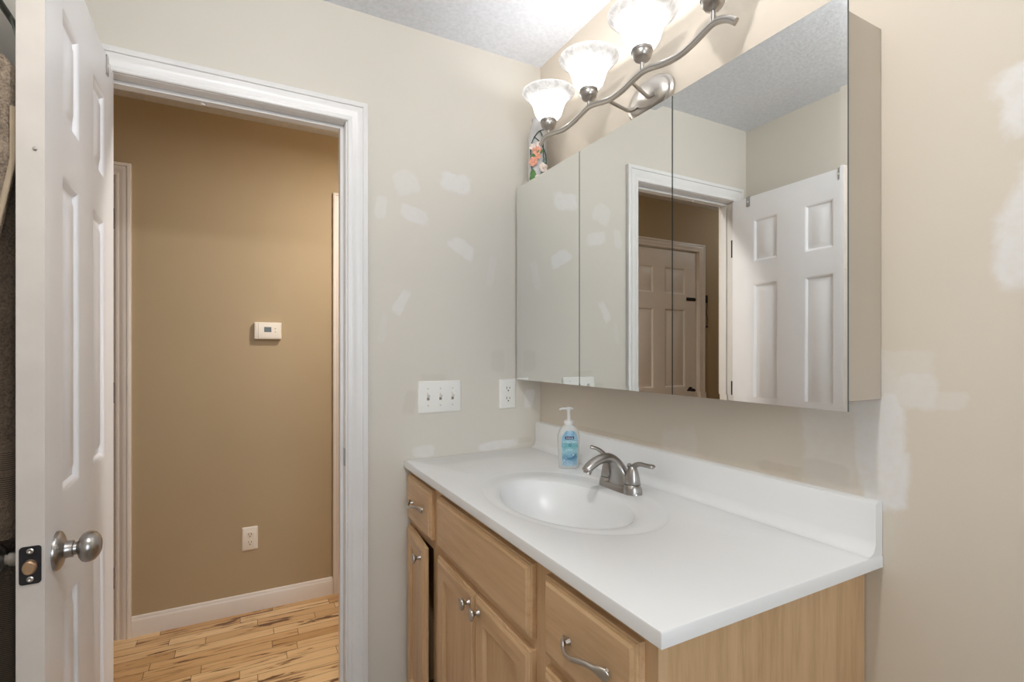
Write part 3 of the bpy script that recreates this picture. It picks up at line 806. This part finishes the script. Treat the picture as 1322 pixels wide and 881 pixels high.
def lab_text(txt, u, h, size, mat, off, name):
    cu = bpy.data.curves.new('lettering', 'FONT'); cu.body = txt; cu.size = size; cu.align_x = 'CENTER'; cu.align_y = 'CENTER'
    to = bpy.data.objects.new('lettering', cu); COL.objects.link(to)
    bpy.context.view_layer.update()
    me = bpy.data.meshes.new_from_object(to.evaluated_get(bpy.context.evaluated_depsgraph_get()))
    bpy.data.objects.remove(to)
    bm = B(); bm.from_mesh(me)
    bmesh.ops.triangulate(bm, faces=bm.faces[:])
    for v in bm.verts: v.co = lab_pt(u + v.co.x, h + v.co.y, off)
    return obj(name, bm, mat, lab_o, None)
bm = B(); lab_patch(bm, -0.0165, 0.0125, 0.0955, 0.1045, 0.0010); obj('name_band', bm, 'navy', lab_o)
lab_text('Softsoap', -0.002, 0.1000, 0.0068, 'ink_white', 0.0014, 'lettering')
lab_text('ANTIBACTERIAL', 0.0, 0.0865, 0.0062, 'ink_white', 0.0012, 'lettering')
lab_text('hand soap', 0.0, 0.0640, 0.0040, 'ink_white', 0.0012, 'lettering')
bm = B()
n_ = 24
ra = [bm.verts.new(lab_pt(0.0046 * math.cos(2 * PI * i / n_), 0.0765 + 0.0046 * math.sin(2 * PI * i / n_), 0.0012)) for i in range(n_)]
rb = [bm.verts.new(lab_pt(0.0030 * math.cos(2 * PI * i / n_), 0.0765 + 0.0030 * math.sin(2 * PI * i / n_), 0.0012)) for i in range(n_)]
for i in range(n_): bm.faces.new((ra[i], ra[(i + 1) % n_], rb[(i + 1) % n_], rb[i]))
obj('ring_mark', bm, 'ink_teal', lab_o)
bm = B()
for (h_c, amp, w_) in ((0.034, 0.013, 0.0028), (0.030, 0.010, 0.0016)):
    n_ = 16; a = []; b = []
    for i in range(n_ + 1):
        u = -0.020 + 0.040 * i / n_; hh = h_c + amp * (u / 0.020) ** 2
        a.append(bm.verts.new(lab_pt(u, hh, 0.0011))); b.append(bm.verts.new(lab_pt(u, hh + w_ * (0.3 + 0.7 * i / n_), 0.0011)))
    for i in range(n_): bm.faces.new((a[i], a[i + 1], b[i + 1], b[i]))
obj('swirl_mark', bm, 'navy', lab_o)
bm = B()
lathe(bm, [(0.0145, 0.140), (0.0150, 0.142), (0.0150, 0.151), (0.0135, 0.1535), (0.0075, 0.155), (0.0065, 0.158)], (sx_, sy_, CT), (0, 0, 1), 28)
lathe(bm, [(0.0052, 0.154), (0.0052, 0.184), (0.0075, 0.1865), (0.0085, 0.192), (0.0075, 0.196), (0.0, 0.1975)], (sx_, sy_, CT), (0, 0, 1), 20, True, False)
# nozzle points along the splash, towards the doorway wall
ca, sa = math.cos(ROT + PI / 2 + 0.2), math.sin(ROT + PI / 2 + 0.2)
for (k0, k1, r0, r1) in ((0.0, -0.032, 0.0075, 0.004), (0.0, 0.014, 0.0075, 0.005)):
    tube(bm, [(sx_ + ca * k0, sy_ + sa * k0, CT + 0.191), (sx_ + ca * k1 * 0.7, sy_ + sa * k1 * 0.7, CT + 0.192), (sx_ + ca * k1, sy_ + sa * k1, CT + 0.1895)], [(r0, 0.0045), (r1 + 0.001, 0.0038), (r1, 0.003)], 12)
t = NT('frosted white pump plastic'); t.set(Base_Color=(0.86, 0.86, 0.84, 1), Roughness=0.3, Transmission_Weight=0.15, IOR=1.3); M['pump'] = t.m
obj('pump', bm, 'pump', soap, 45)

# ------------------------------------------------------------------ mirror cabinet
XM = 0.9275; MZ0, MZ1 = 1.1657, 1.8985
MY = [(1.6963, 1.2915), (1.2877, 0.9053), (0.9015, 0.4985)]
mc = thing('mirror_cabinet', (XR, 1.10, 1.18), 'wide wall cabinet with three large mirror doors, hung over the vanity', 'medicine cabinet')
bm = B(); box(bm, 0.9455, XR - 0.001, 0.5030, 1.692, 1.1825, 1.871)
obj('cabinet_body', bm, 'melamine', mc, None, 0.001, label='cream cabinet body, its end panel facing the room')
for k, (ya, yb) in enumerate(MY):
    bm = B()
    w = 0.012; dp = 0.00026
    bl = w if k == 0 else 0.0; br = w if k == 2 else 0.0
    o_ = [(ya, MZ0), (yb, MZ0), (yb, MZ1), (ya, MZ1)]
    i_ = [(ya - bl, MZ0 + w), (yb + br, MZ0 + w), (yb + br, MZ1 - w), (ya - bl, MZ1 - w)]
    vo = [bm.verts.new((XM + dp, y, z)) for y, z in o_]; vi = [bm.verts.new((XM, y, z)) for y, z in i_]; vb = [bm.verts.new((XM + 0.005, y, z)) for y, z in o_]
    bm.faces.new(vi).material_index = 0
    for q in range(4):
        if (q == 1 and br == 0) or (q == 3 and bl == 0):
            # straight side: no bevel across, but the corner triangles stay closed
            pass
        bm.faces.new((vo[q], vo[(q + 1) % 4], vi[(q + 1) % 4], vi[q])).material_index = 0 if not ((q == 1 and br == 0) or (q == 3 and bl == 0)) else 1
        bm.faces.new((vb[q], vb[(q + 1) % 4], vo[(q + 1) % 4], vo[q])).material_index = 1
    bm.faces.new(vb).material_index = 1
    d_ = obj('mirror_door', bm, ['mirror', 'mirror_edge'], mc, None)
    bm = B(); box(bm, XM + 0.005, 0.9452, min(ya, yb) + 0.004, max(ya, yb) - 0.004, 1.1835, 1.870)
    obj('door_backing', bm, 'melamine', d_, None)

# ------------------------------------------------------------------ vanity light
XBAR = 0.906
vl = thing('vanity_light', (XR, 1.10, 2.01), 'four shade brushed nickel vanity light with wavy bar above the mirror', 'wall lamp')
bm = B(); loops = []
for a, off in ((1.0, 0), (1.0, 0.008), (0.94, 0.013), (0.86, 0.014), (0.82, 0.018), (0.70, 0.026), (0.45, 0.032), (0.15, 0.0345)):
    loops.append([Vector((XR - off, 1.100 + 0.092 * a * math.cos(2 * PI * i / 40), 2.005 + 0.058 * a * math.sin(2 * PI * i / 40))) for i in range(40)])
loft(bm, loops, True, True, True); obj('canopy', bm, 'nickel', vl, 30, label='oval nickel wall plate')
img = [(697.7, 187.5), (704.5, 175.8), (715, 171.7), (729, 166.3), (742.6, 155.3), (759, 139.2), (770, 133.8), (786, 129.0), (802.6, 117.5), (816, 104.5), (829, 93.2), (841, 87.2), (857, 82.0), (876, 72.2), (892.5, 58.6), (909, 41.5), (920.5, 30.5), (931, 25.6), (941.6, 25.0), (950, 28.0)]
# height of the bar at stations along the wall (y, z), read off as a smooth wave
WAVE = []
sY, cY = math.sin(math.radians(28.11)), math.cos(math.radians(28.11))
for px, py in img:
    k = (px - 661) / 650.8; dx, dy = k * cY + sY, -k * sY + cY; q = XBAR / dx
    WAVE.append((XBAR, dy * q, 1.27 - (py - 454.8) / 650.8 * q))
bar_pts = spline(WAVE, 5)
bm = B(); tube(bm, bar_pts, (0.0052, 0.0078), 16, square=0.45)
obj('bar', bm, 'nickel', vl, 40)
bm = B(); tube(bm, [p + Vector((-0.0045, 0, 0.0005)) for p in bar_pts], (0.0016, 0.0022), 8); obj('bar_bead', bm, 'nickel_dark', vl, 40)
def bar_z(y):
    return min(bar_pts, key=lambda p: abs(p.y - y)).z
for y_b, y_w in ((1.123, 1.128), (1.027, 1.066)):
    bm = B(); zb_ = bar_z(y_b)
    tube(bm, spline([(XBAR, y_b, zb_), (0.945, lerp(y_b, y_w, 0.3), zb_ - 0.006), (0.985, lerp(y_b, y_w, 0.6), zb_ - 0.010), (1.010, lerp(y_b, y_w, 0.8), zb_ + 0.004), (1.022, y_w, zb_ + 0.018)], 5), (0.0045, 0.0055), 12)
    obj('arm', bm, 'nickel_dark', vl, 50)
SY = [1.4364, 1.2129, 0.9858, 0.7633]
for y in SY:
    zb_ = bar_z(y)
    bm = B(); c0 = 2.0175
    lathe(bm, [(0.0055, zb_ - c0 + 0.004), (0.0055, -0.004), (0.010, 0.0), (0.0185, 0.004), (0.0235, 0.011), (0.0255, 0.020), (0.0255, 0.023), (0.0275, 0.024), (0.0275, 0.027), (0.0262, 0.0285), (0.0262, 0.033), (0.024, 0.034)], (XBAR, y, c0), (0, 0, 1), 36)
    cup = obj('socket_cup', bm, 'nickel_dark', vl, 35)
    bm = B()
    sp2 = spline([(0.024, 2.046, 0), (0.031, 2.052, 0), (0.041, 2.064, 0), (0.0475, 2.079, 0), (0.052, 2.094, 0), (0.059, 2.109, 0), (0.071, 2.1225, 0), (0.082, 2.132, 0), (0.0875, 2.138, 0)], 4)
    prof = [(v.x, v.y) for v in sp2] + [(0.0885, 2.1395), (0.0882, 2.1412), (0.0868, 2.1408)]
    lathe(bm, prof, (XBAR, y, 0), (0, 0, 1), 56, False, False)
    obj('shade', bm, 'shade', vl, 60)
    bm = B(); lathe(bm, [(0.010, 2.045), (0.012, 2.060), (0.019, 2.073), (0.022, 2.084), (0.019, 2.095), (0.010, 2.103), (0.0, 2.105)], (XBAR, y, 0), (0, 0, 1), 20, True, False)
    obj('bulb', bm, 'bulb', vl, 60)

# ------------------------------------------------------------------ vase on the cabinet
vx, vy, vz = 0.990, 1.648, 1.8712
vase = thing('painted_vase', (vx, vy, vz), 'small pale vase with orange flowers and dark stems on the mirror cabinet corner', 'vase')
t = NT('pale frosted vase glass'); t.set(Base_Color=(0.80, 0.80, 0.80, 1), Roughness=0.25, Transmission_Weight=0.25, IOR=1.3); M['vase'] = t.m
bm = B(); lathe(bm, [(0.030, 0), (0.033, 0.004), (0.0345, 0.03), (0.0345, 0.20), (0.0325, 0.235), (0.026, 0.258), (0.020, 0.268), (0.020, 0.280), (0.0215, 0.283), (0.018, 0.283)], (vx, vy, vz), (0, 0, 1), 36)
obj('vase_body', bm, 'vase', vase, 50)
M['stem'] = plain('dark teal stem', srgb(46, 66, 64), 0.5); M['leaf'] = plain('dusty blue green leaf', srgb(96, 118, 116), 0.6, vary=0.2, scale=60)
M['green'] = plain('leaf green', srgb(84, 124, 70), 0.6, vary=0.2, scale=60)
M['petal_o'] = plain('orange petal', srgb(222, 158, 134), 0.5, vary=0.12, scale=80); M['petal_w'] = plain('white pink petal', srgb(240, 226, 218), 0.5, vary=0.05, scale=80)
FA = math.atan2(-vy, -vx)            # side towards the room
def vpt(u, h, off=0.0):
    a = FA - u / 0.0345; r = 0.0345 + off
    return Vector((vx + r * math.cos(a), vy + r * math.sin(a), vz + h))
for pts in ([(0.030, 0.235), (0.004, 0.222), (-0.020, 0.185), (-0.026, 0.13), (-0.018, 0.07), (-0.010, 0.03)], [(0.010, 0.225), (0.020, 0.20), (0.022, 0.14), (0.026, 0.08), (0.018, 0.03)], [(-0.012, 0.205), (0.012, 0.18), (0.034, 0.14), (0.036, 0.085), (0.028, 0.05)]):
    bm = B(); tube(bm, spline([vpt(-u, h, 0.003) for u, h in pts], 5), 0.0020, 8); obj('stem', bm, 'stem', vase)
def flower(u, h, r, mat, name='flower', ph=0.0):
    bm = B(); c = vpt(u, h, 0.004); a = FA - u / 0.0345; nrm = Vector((math.cos(a), math.sin(a), 0)); tan = Vector((-math.sin(a), math.cos(a), 0))
    for k in range(5):
        an = ph + 2 * PI * k / 5; d = tan * math.cos(an) + Vector((0, 0, 1)) * math.sin(an); q = nrm.cross(d)
        loops = []
        for s_, w_ in ((0.05, 0.12), (0.35, 0.42), (0.7, 0.5), (1.0, 0.22)):
            cc = c + d * (r * s_) + nrm * (0.003 + 0.004 * s_)
            loops.append([cc + q * (r * w_ * math.cos(b)) + nrm * (0.0014 * math.sin(b)) for b in [2 * PI * i / 8 for i in range(8)]])
        loft(bm, loops)
    lathe(bm, [(r * 0.22, 0.001), (r * 0.2, 0.007), (0.0, 0.009)], c, nrm, 10, True, False)
    obj(name, bm, mat, vase, 60)
for u, h, r, m, ph in ((0.002, 0.150, 0.017, 'petal_o', 0.2), (0.012, 0.110, 0.018, 'petal_o', 0.7), (-0.006, 0.172, 0.012, 'petal_w', 0.1), (-0.018, 0.088, 0.018, 'petal_w', 0.5), (0.014, 0.165, 0.013, 'petal_w', 0.9), (-0.004, 0.045, 0.016, 'petal_w', 1.1), (-0.002, 0.128, 0.011, 'petal_o', 1.4)):
    flower(u, h, r, m, 'flower', ph)
def leaf(u, h, L, an, mat):
    a = FA - u / 0.0345; nrm = Vector((math.cos(a), math.sin(a), 0)); tan = Vector((-math.sin(a), math.cos(a), 0))
    d = tan * math.cos(an) + Vector((0, 0, 1)) * math.sin(an); q = nrm.cross(d); c = vpt(u, h, 0.003); bm = B(); loops = []
    for s_, w_ in ((0, 0.05), (0.25, 0.22), (0.55, 0.27), (0.8, 0.17), (1, 0.03)):
        cc = c + d * (L * s_) + nrm * (0.003 * math.sin(s_ * PI))
        loops.append([cc + q * (L * w_ * math.cos(b)) + nrm * (0.0012 * math.sin(b)) for b in [2 * PI * i / 8 for i in range(8)]])
    loft(bm, loops); obj('leaf', bm, mat, vase, 60)
for u, h, L, an, m in ((-0.020, 0.075, 0.05, 4.5, 'leaf'), (-0.012, 0.055, 0.045, 4.2, 'leaf'), (-0.026, 0.13, 0.035, 4.6, 'leaf'), (0.018, 0.085, 0.05, 4.9, 'green'), (0.010, 0.075, 0.05, 4.5, 'green'), (-0.020, 0.155, 0.03, 3.6, 'green'), (0.024, 0.12, 0.032, 0.8, 'green'), (-0.016, 0.03, 0.03, 4.9, 'leaf')):
    leaf(u, h, L, an, m)

# ------------------------------------------------------------------ plates on the walls (normal towards -Y)
def plate(bm, xc, zc, w, h, yface, t_=0.006, r=0.004):
    L = []
    for ins, off in ((0.0, 0.0), (0.0, 0.002), (0.0016, 0.0042), (0.005, t_)):
        L.append([Vector((x, yface - off, z)) for x, z in rrect(xc, zc, w - 2 * ins, h - 2 * ins, r)])
    loft(bm, L)
def disc(bm, xc, zc, r, y, d=0.001, n=14):
    lathe(bm, [(r, 0), (r, d)], (xc, y, zc), (0, -1, 0), n)
def outlet(name, xc, zc, yface, mat, label, group=None):
    o = thing(name, (xc, yface, zc), label, 'outlet', group)
    bm = B(); plate(bm, xc, zc, 0.070, 0.114, yface); obj('cover_plate', bm, mat, o)
    for s in (1, -1):
        bm = B(); zc2 = zc + s * 0.0195
        pts = [(xc + 0.0172 * math.copysign(min(abs(math.cos(a)), 0.93), math.cos(a)), zc2 + 0.0145 * math.copysign(min(1, abs(math.sin(a))), math.sin(a))) for a in [2 * PI * i / 28 for i in range(28)]]
        loft(bm, [[Vector((x, yface - 0.005, z)) for x, z in pts], [Vector((x, yface - 0.0078, z)) for x, z in pts]])
        rc = obj('receptacle', bm, mat, o)
        for dx, hh in ((-0.0063, 0.0085), (0.0063, 0.0070)):
            bm = B(); box(bm, xc + dx - 0.0011, xc + dx + 0.0011, yface - 0.0083, yface - 0.0075, zc2 + 0.0035 - hh / 2, zc2 + 0.0035 + hh / 2); obj('slot', bm, 'black', rc)
        bm = B(); disc(bm, xc, zc2 - 0.0072, 0.0026, yface - 0.0075, 0.0008); obj('ground_hole', bm, 'black', rc)
    bm = B(); disc(bm, xc, zc, 0.0025, yface - 0.0055, 0.0012); obj('screw', bm, mat, o)
    return o
outlet('electrical_outlet', 0.8985, 1.110, YB, 'plastic', 'white duplex outlet beside the mirror cabinet corner')
outlet('electrical_outlet', 0.031, 0.357, YH, 'plastic_hall', 'white duplex outlet low on the tan hall wall')
sw = thing('light_switch', (0.625, YB, 1.110), 'white triple toggle switch plate left of the vanity', 'light switch')
bm = B(); plate(bm, 0.625, 1.110, 0.162, 0.114, YB); obj('cover_plate', bm, 'plastic', sw)
for dx in (-0.046, 0.0, 0.046):
    xc = 0.625 + dx
    bm = B(); box(bm, xc - 0.0052, xc + 0.0052, YB - 0.0066, YB - 0.005, 1.098, 1.122); fr_ = obj('toggle_frame', bm, 'plastic', sw, bevel=0.0004)
    bm = B(); box(bm, xc - 0.0045, xc + 0.0045, YB - 0.0070, YB - 0.0060, 1.099, 1.1085); obj('toggle_slot', bm, 'grey', fr_)
    bm = B(); loft(bm, [[Vector(p) for p in ((xc - a, YB - o_, z - b), (xc + a, YB - o_, z - b), (xc + a, YB - o_, z + b), (xc - a, YB - o_, z + b))] for a, o_, z, b in ((0.0050, 0.006, 1.1140, 0.0072), (0.0046, 0.013, 1.1185, 0.0060), (0.0040, 0.0195, 1.1225, 0.0042))])
    obj('toggle', bm, 'plastic', sw, bevel=0.0008)
    for dz in (0.030, -0.030):
        bm = B(); disc(bm, xc, 1.110 + dz, 0.0026, YB - 0.0055, 0.0012); obj('screw', bm, 'nickel', sw)

# thermostat
TX, TZ = 0.110, 1.375
th = thing('thermostat', (TX, YH, TZ), 'small white digital thermostat on the tan hall wall', 'thermostat')
bm = B(); L = []
for ins, off in ((0.003, 0), (0.003, 0.004), (0, 0.005), (0, 0.022), (0.002, 0.026), (0.006, 0.028)):
    L.append([Vector((x, YH - off, z)) for x, z in rrect(TX, TZ, 0.122 - 2 * ins, 0.084 - 2 * ins, 0.004)])
loft(bm, L); obj('housing', bm, 'plastic_hall', th)
M['lcd'] = plain('grey green display', srgb(72, 78, 66), 0.25, vary=0.1, scale=120)
bm = B(); loft(bm, [[Vector((x, YH - off, z)) for x, z in rrect(TX - 0.001, TZ + 0.006, 0.032, 0.025, 0.001)] for off in (0.027, 0.0288)]); scr = obj('screen', bm, 'lcd', th)
M['digit'] = plain('display digit ink', srgb(30, 34, 28), 0.4)
bm = B()
for ddx in (-0.005, 0.005):
    for (a, b, w_, h_) in ((0, 0.005, 0.005, 0.0012), (0, 0, 0.005, 0.0012), (0, -0.005, 0.005, 0.0012), (0.0025, 0.0025, 0.0012, 0.005), (-0.0025 if ddx < 0 else 0.0025, -0.0025, 0.0012, 0.005)):
        box(bm, TX - 0.001 + ddx + a - w_ / 2, TX - 0.001 + ddx + a + w_ / 2, YH - 0.0292, YH - 0.0286, TZ + 0.006 + b - h_ / 2, TZ + 0.006 + b + h_ / 2)
obj('digits', bm, 'digit', scr)
for s in (1, -1):
    bm = B(); loft(bm, [[Vector((TX + 0.033 + 0.005 * math.cos(a) * k, YH - off, TZ + 0.0025 + s * (0.006 + 0.0045 * (0.5 + 0.5 * math.sin(a)) * k))) for a in (-PI / 6, PI / 2, PI * 7 / 6)] for off, k in ((0.0275, 1), (0.0292, 0.85))]); obj('button', bm, 'grey', th)
bm = B(); box(bm, TX - 0.0435, TX - 0.0425, YH - 0.0285, YH - 0.0275, TZ - 0.038, TZ + 0.038); obj('seam', bm, 'grey', th)

# ------------------------------------------------------------------ over-door rack and towels behind the door
M['rack'] = plain('grey green painted rack wire', srgb(104, 106, 98), 0.4, 0.4)
rack = thing('towel_rack', (-0.37, 1.40, 1.88), 'metal over the door towel rack hooked over the open door', 'towel rack')
def bracket(u, wd):
    bm = B()
    th2 = 0.0016
    for (d0, d1, z0, z1) in ((-th2 - 0.001, -0.001, DTOP - 0.045, DTOP + 0.0025), (-th2 - 0.001, DTH + 0.001 + th2, DTOP + 0.001, DTOP + 0.0025), (DTH + 0.001, DTH + 0.001 + th2, 1.870, DTOP + 0.0025)):
        q = [dmap(u, 0, d0), dmap(u + wd, 0, d0), dmap(u + wd, 0, d1), dmap(u, 0, d1)]
        loft(bm, [[Vector((p.x, p.y, z)) for p in q] for z in (z0, z1)])
    o = obj('bracket', bm, 'nickel_dark', rack, label='flat steel hook over the door top')
    bm = B(); c = dmap(u + wd / 2, 0, -th2 - 0.001); lathe(bm, [(0.0035, 0), (0.0035, 0.0005)], (c.x, c.y, DTOP - 0.022), (1, 0.03, 0), 16); obj('hole', bm, 'plastic', o)
bracket(0.505, 0.020); bracket(0.084, 0.005)
bm = B(); tube(bm, spline([(-0.336, 1.105, 1.868), (-0.352, 1.112, 1.878), (-0.372, 1.140, 1.884), (-0.377, 1.25, 1.885), (-0.379, 1.45, 1.885), (-0.381, 1.62, 1.885)], 6), 0.0055, 12); obj('rail', bm, 'rack', rack)
for y in (1.130, 1.24, 1.36, 1.48, 1.60):
    bm = B(); tube(bm, spline([(-0.374, y, 1.884), (-0.360, y - 0.004, 1.83), (-0.352, y - 0.010, 1.795), (-0.366, y - 0.014, 1.775), (-0.388, y - 0.012, 1.785), (-0.392, y - 0.012, 1.80)], 5), 0.0022, 8); obj('hook', bm, 'rack', rack)

def towel(name, y0, y1, x0, x1, z0, z1, mat, label, waves=3, seed=0, gather=None):
    """hanging cloth: folded slab whose cross-section waves along Y"""
    bm = B(); loops = []; NZ = 36
    xc, hw = (x0 + x1) / 2, (x1 - x0) / 2
    for k in range(NZ + 1):
        q = k / NZ; z = lerp(z1, z0, q)
        g_ = 1.0 if gather is None else lerp(gather, 1.0, min(1, (q * 2.2)) ** 0.7)
        yc = (y0 + 0.5 * (y1 - y0)); L = []
        n = 64
        for i in range(n):
            a = 2 * PI * i / n
            c, s = math.cos(a), math.sin(a)
            yy = yc + math.copysign(abs(c) ** 0.8, c) * (y1 - y0) / 2 * g_
            fold = math.sin((yy - y0) / (y1 - y0) * waves * 2 * PI + seed + q * 0.9) * hw * 0.28 * min(1, q * 4 + 0.3)
            xx = xc + math.copysign(abs(s) ** 0.55, s) * hw * 0.66 + fold
            nz = mnoise.noise(Vector((yy * 25 + seed, z * 6, s * 2)))
            L.append(Vector((xx + 0.002 * nz, yy, z + 0.012 * mnoise.noise(Vector((yy * 9, seed, s))))))
        loops.append(L)
    loft(bm, loops)
    o = obj(name, bm, mat, None, 60)
    return tag(o, label, 'towel', 'towels hanging behind the door')
M['towel_dark'] = terry('dark brown terry', srgb(70, 56, 44), srgb(116, 98, 80), ((1.020, 1.060), (1.070, 1.100)))
M['towel_taupe'] = terry('taupe terry', srgb(96, 82, 68), srgb(172, 154, 134))
M['towel_deep'] = terry('deep brown ribbed terry', srgb(58, 46, 36), srgb(98, 82, 66), ((0.5, 0.86),))
M['hem'] = plain('beige towel hem', srgb(172, 154, 130), 0.85, vary=0.06, scale=40, bump=0.3, bscale=300)
towel('bath_towel', 1.150, 1.48, -0.412, -0.330, 0.955, 1.715, 'towel_dark', 'dark brown plush bath towel hanging behind the white door above the knob', 2.5, 0.4)
towel('bath_towel', 1.225, 1.58, -0.420, -0.346, 0.30, 0.93, 'towel_deep', 'deep brown towel hanging lowest behind the door, below the knob', 2, 2.0)
# taupe towel in front, with a slanting hem
bm = B(); loops = []; hem = []
for k in range(41):
    z = lerp(1.757, 1.20, k / 40)
    xr = lerp(-0.318, -0.3515, max(0, min(1, (1.665 - z) / 0.19))) if z < 1.665 else lerp(-0.318, -0.345, max(0, (z - 1.725) / 0.032) ** 2)
    if z < 1.478: xr = lerp(-0.3515, -0.372, min(1, (1.478 - z) / 0.15))
    xr = min(xr, -0.332); xl = -0.424 if z < 1.70 else lerp(-0.424, -0.375, (z - 1.70) / 0.057)
    L = []
    for i in range(40):
        a = 2 * PI * i / 40; c, s = math.cos(a), math.sin(a)
        x = (xl + xr) / 2 + (xr - xl) / 2 * math.copysign(abs(c) ** 0.6, c)
        y = 1.130 + 0.017 * math.copysign(abs(s) ** 0.7, s) + 0.003 * mnoise.noise(Vector((x * 60, z * 9, 0.3)))
        L.append(Vector((x, y, z)))
    loops.append(L)
    if z < 1.68: hem.append((xr - 0.001, 1.1165, z))
loft(bm, loops)
tw = tag(obj('hand_towel', bm, 'towel_taupe', None, 60), 'taupe towel with beige hem hanging foremost at the door rack', 'towel', 'towels hanging behind the door')
bm = B(); tube(bm, hem, (0.0042, 0.0035), 10, up=(0, 1, 0)); obj('hem', bm, 'hem', tw, label='beige woven hem')

# ------------------------------------------------------------------ ceiling lamps, out of view; left hall and bathroom ones added
def ceiling_lamp(loc, power, color, label, down=False):
    o = thing('ceiling_lamp', loc, label, 'ceiling lamp')
    bm = B(); lathe(bm, [(0.13, 0), (0.13, -0.012), (0.12, -0.02)], loc, (0, 0, 1), 40); obj('lamp_base', bm, 'nickel', o)
    bm = B(); lathe(bm, [(0.118, -0.018), (0.112, -0.04), (0.09, -0.062), (0.05, -0.076), (0.0, -0.08)], loc, (0, 0, 1), 40, True, False); obj('diffuser', bm, 'dome', o)
    if down: lamp('ceiling_lamp_light', 'AREA', (loc[0], loc[1], loc[2] - 0.085), power, color, 0.10).data.shape = 'DISK'
    else: lamp('ceiling_lamp_light', 'POINT', (loc[0], loc[1], loc[2] - 0.13), power, color, 0.04)
ceiling_lamp((0.72, 1.99, ZC), HALL_W, (1.0, 0.94, 0.87), 'round ceiling lamp lighting the hall', True)
ceiling_lamp((-1.75, 2.26, ZC), HALL_W * 0.13, (0.92, 0.96, 1.0), 'unseen round ceiling lamp added to lighten the left end of the hall')  # weak cool lamp added to lift the left part of the hall
ceiling_lamp((0.12, 0.42, ZC), BATH_FILL_W, (1.0, 0.985, 0.97), 'unseen round ceiling lamp added to light the bathroom')  # unseen lamp added to brighten the bathroom from above
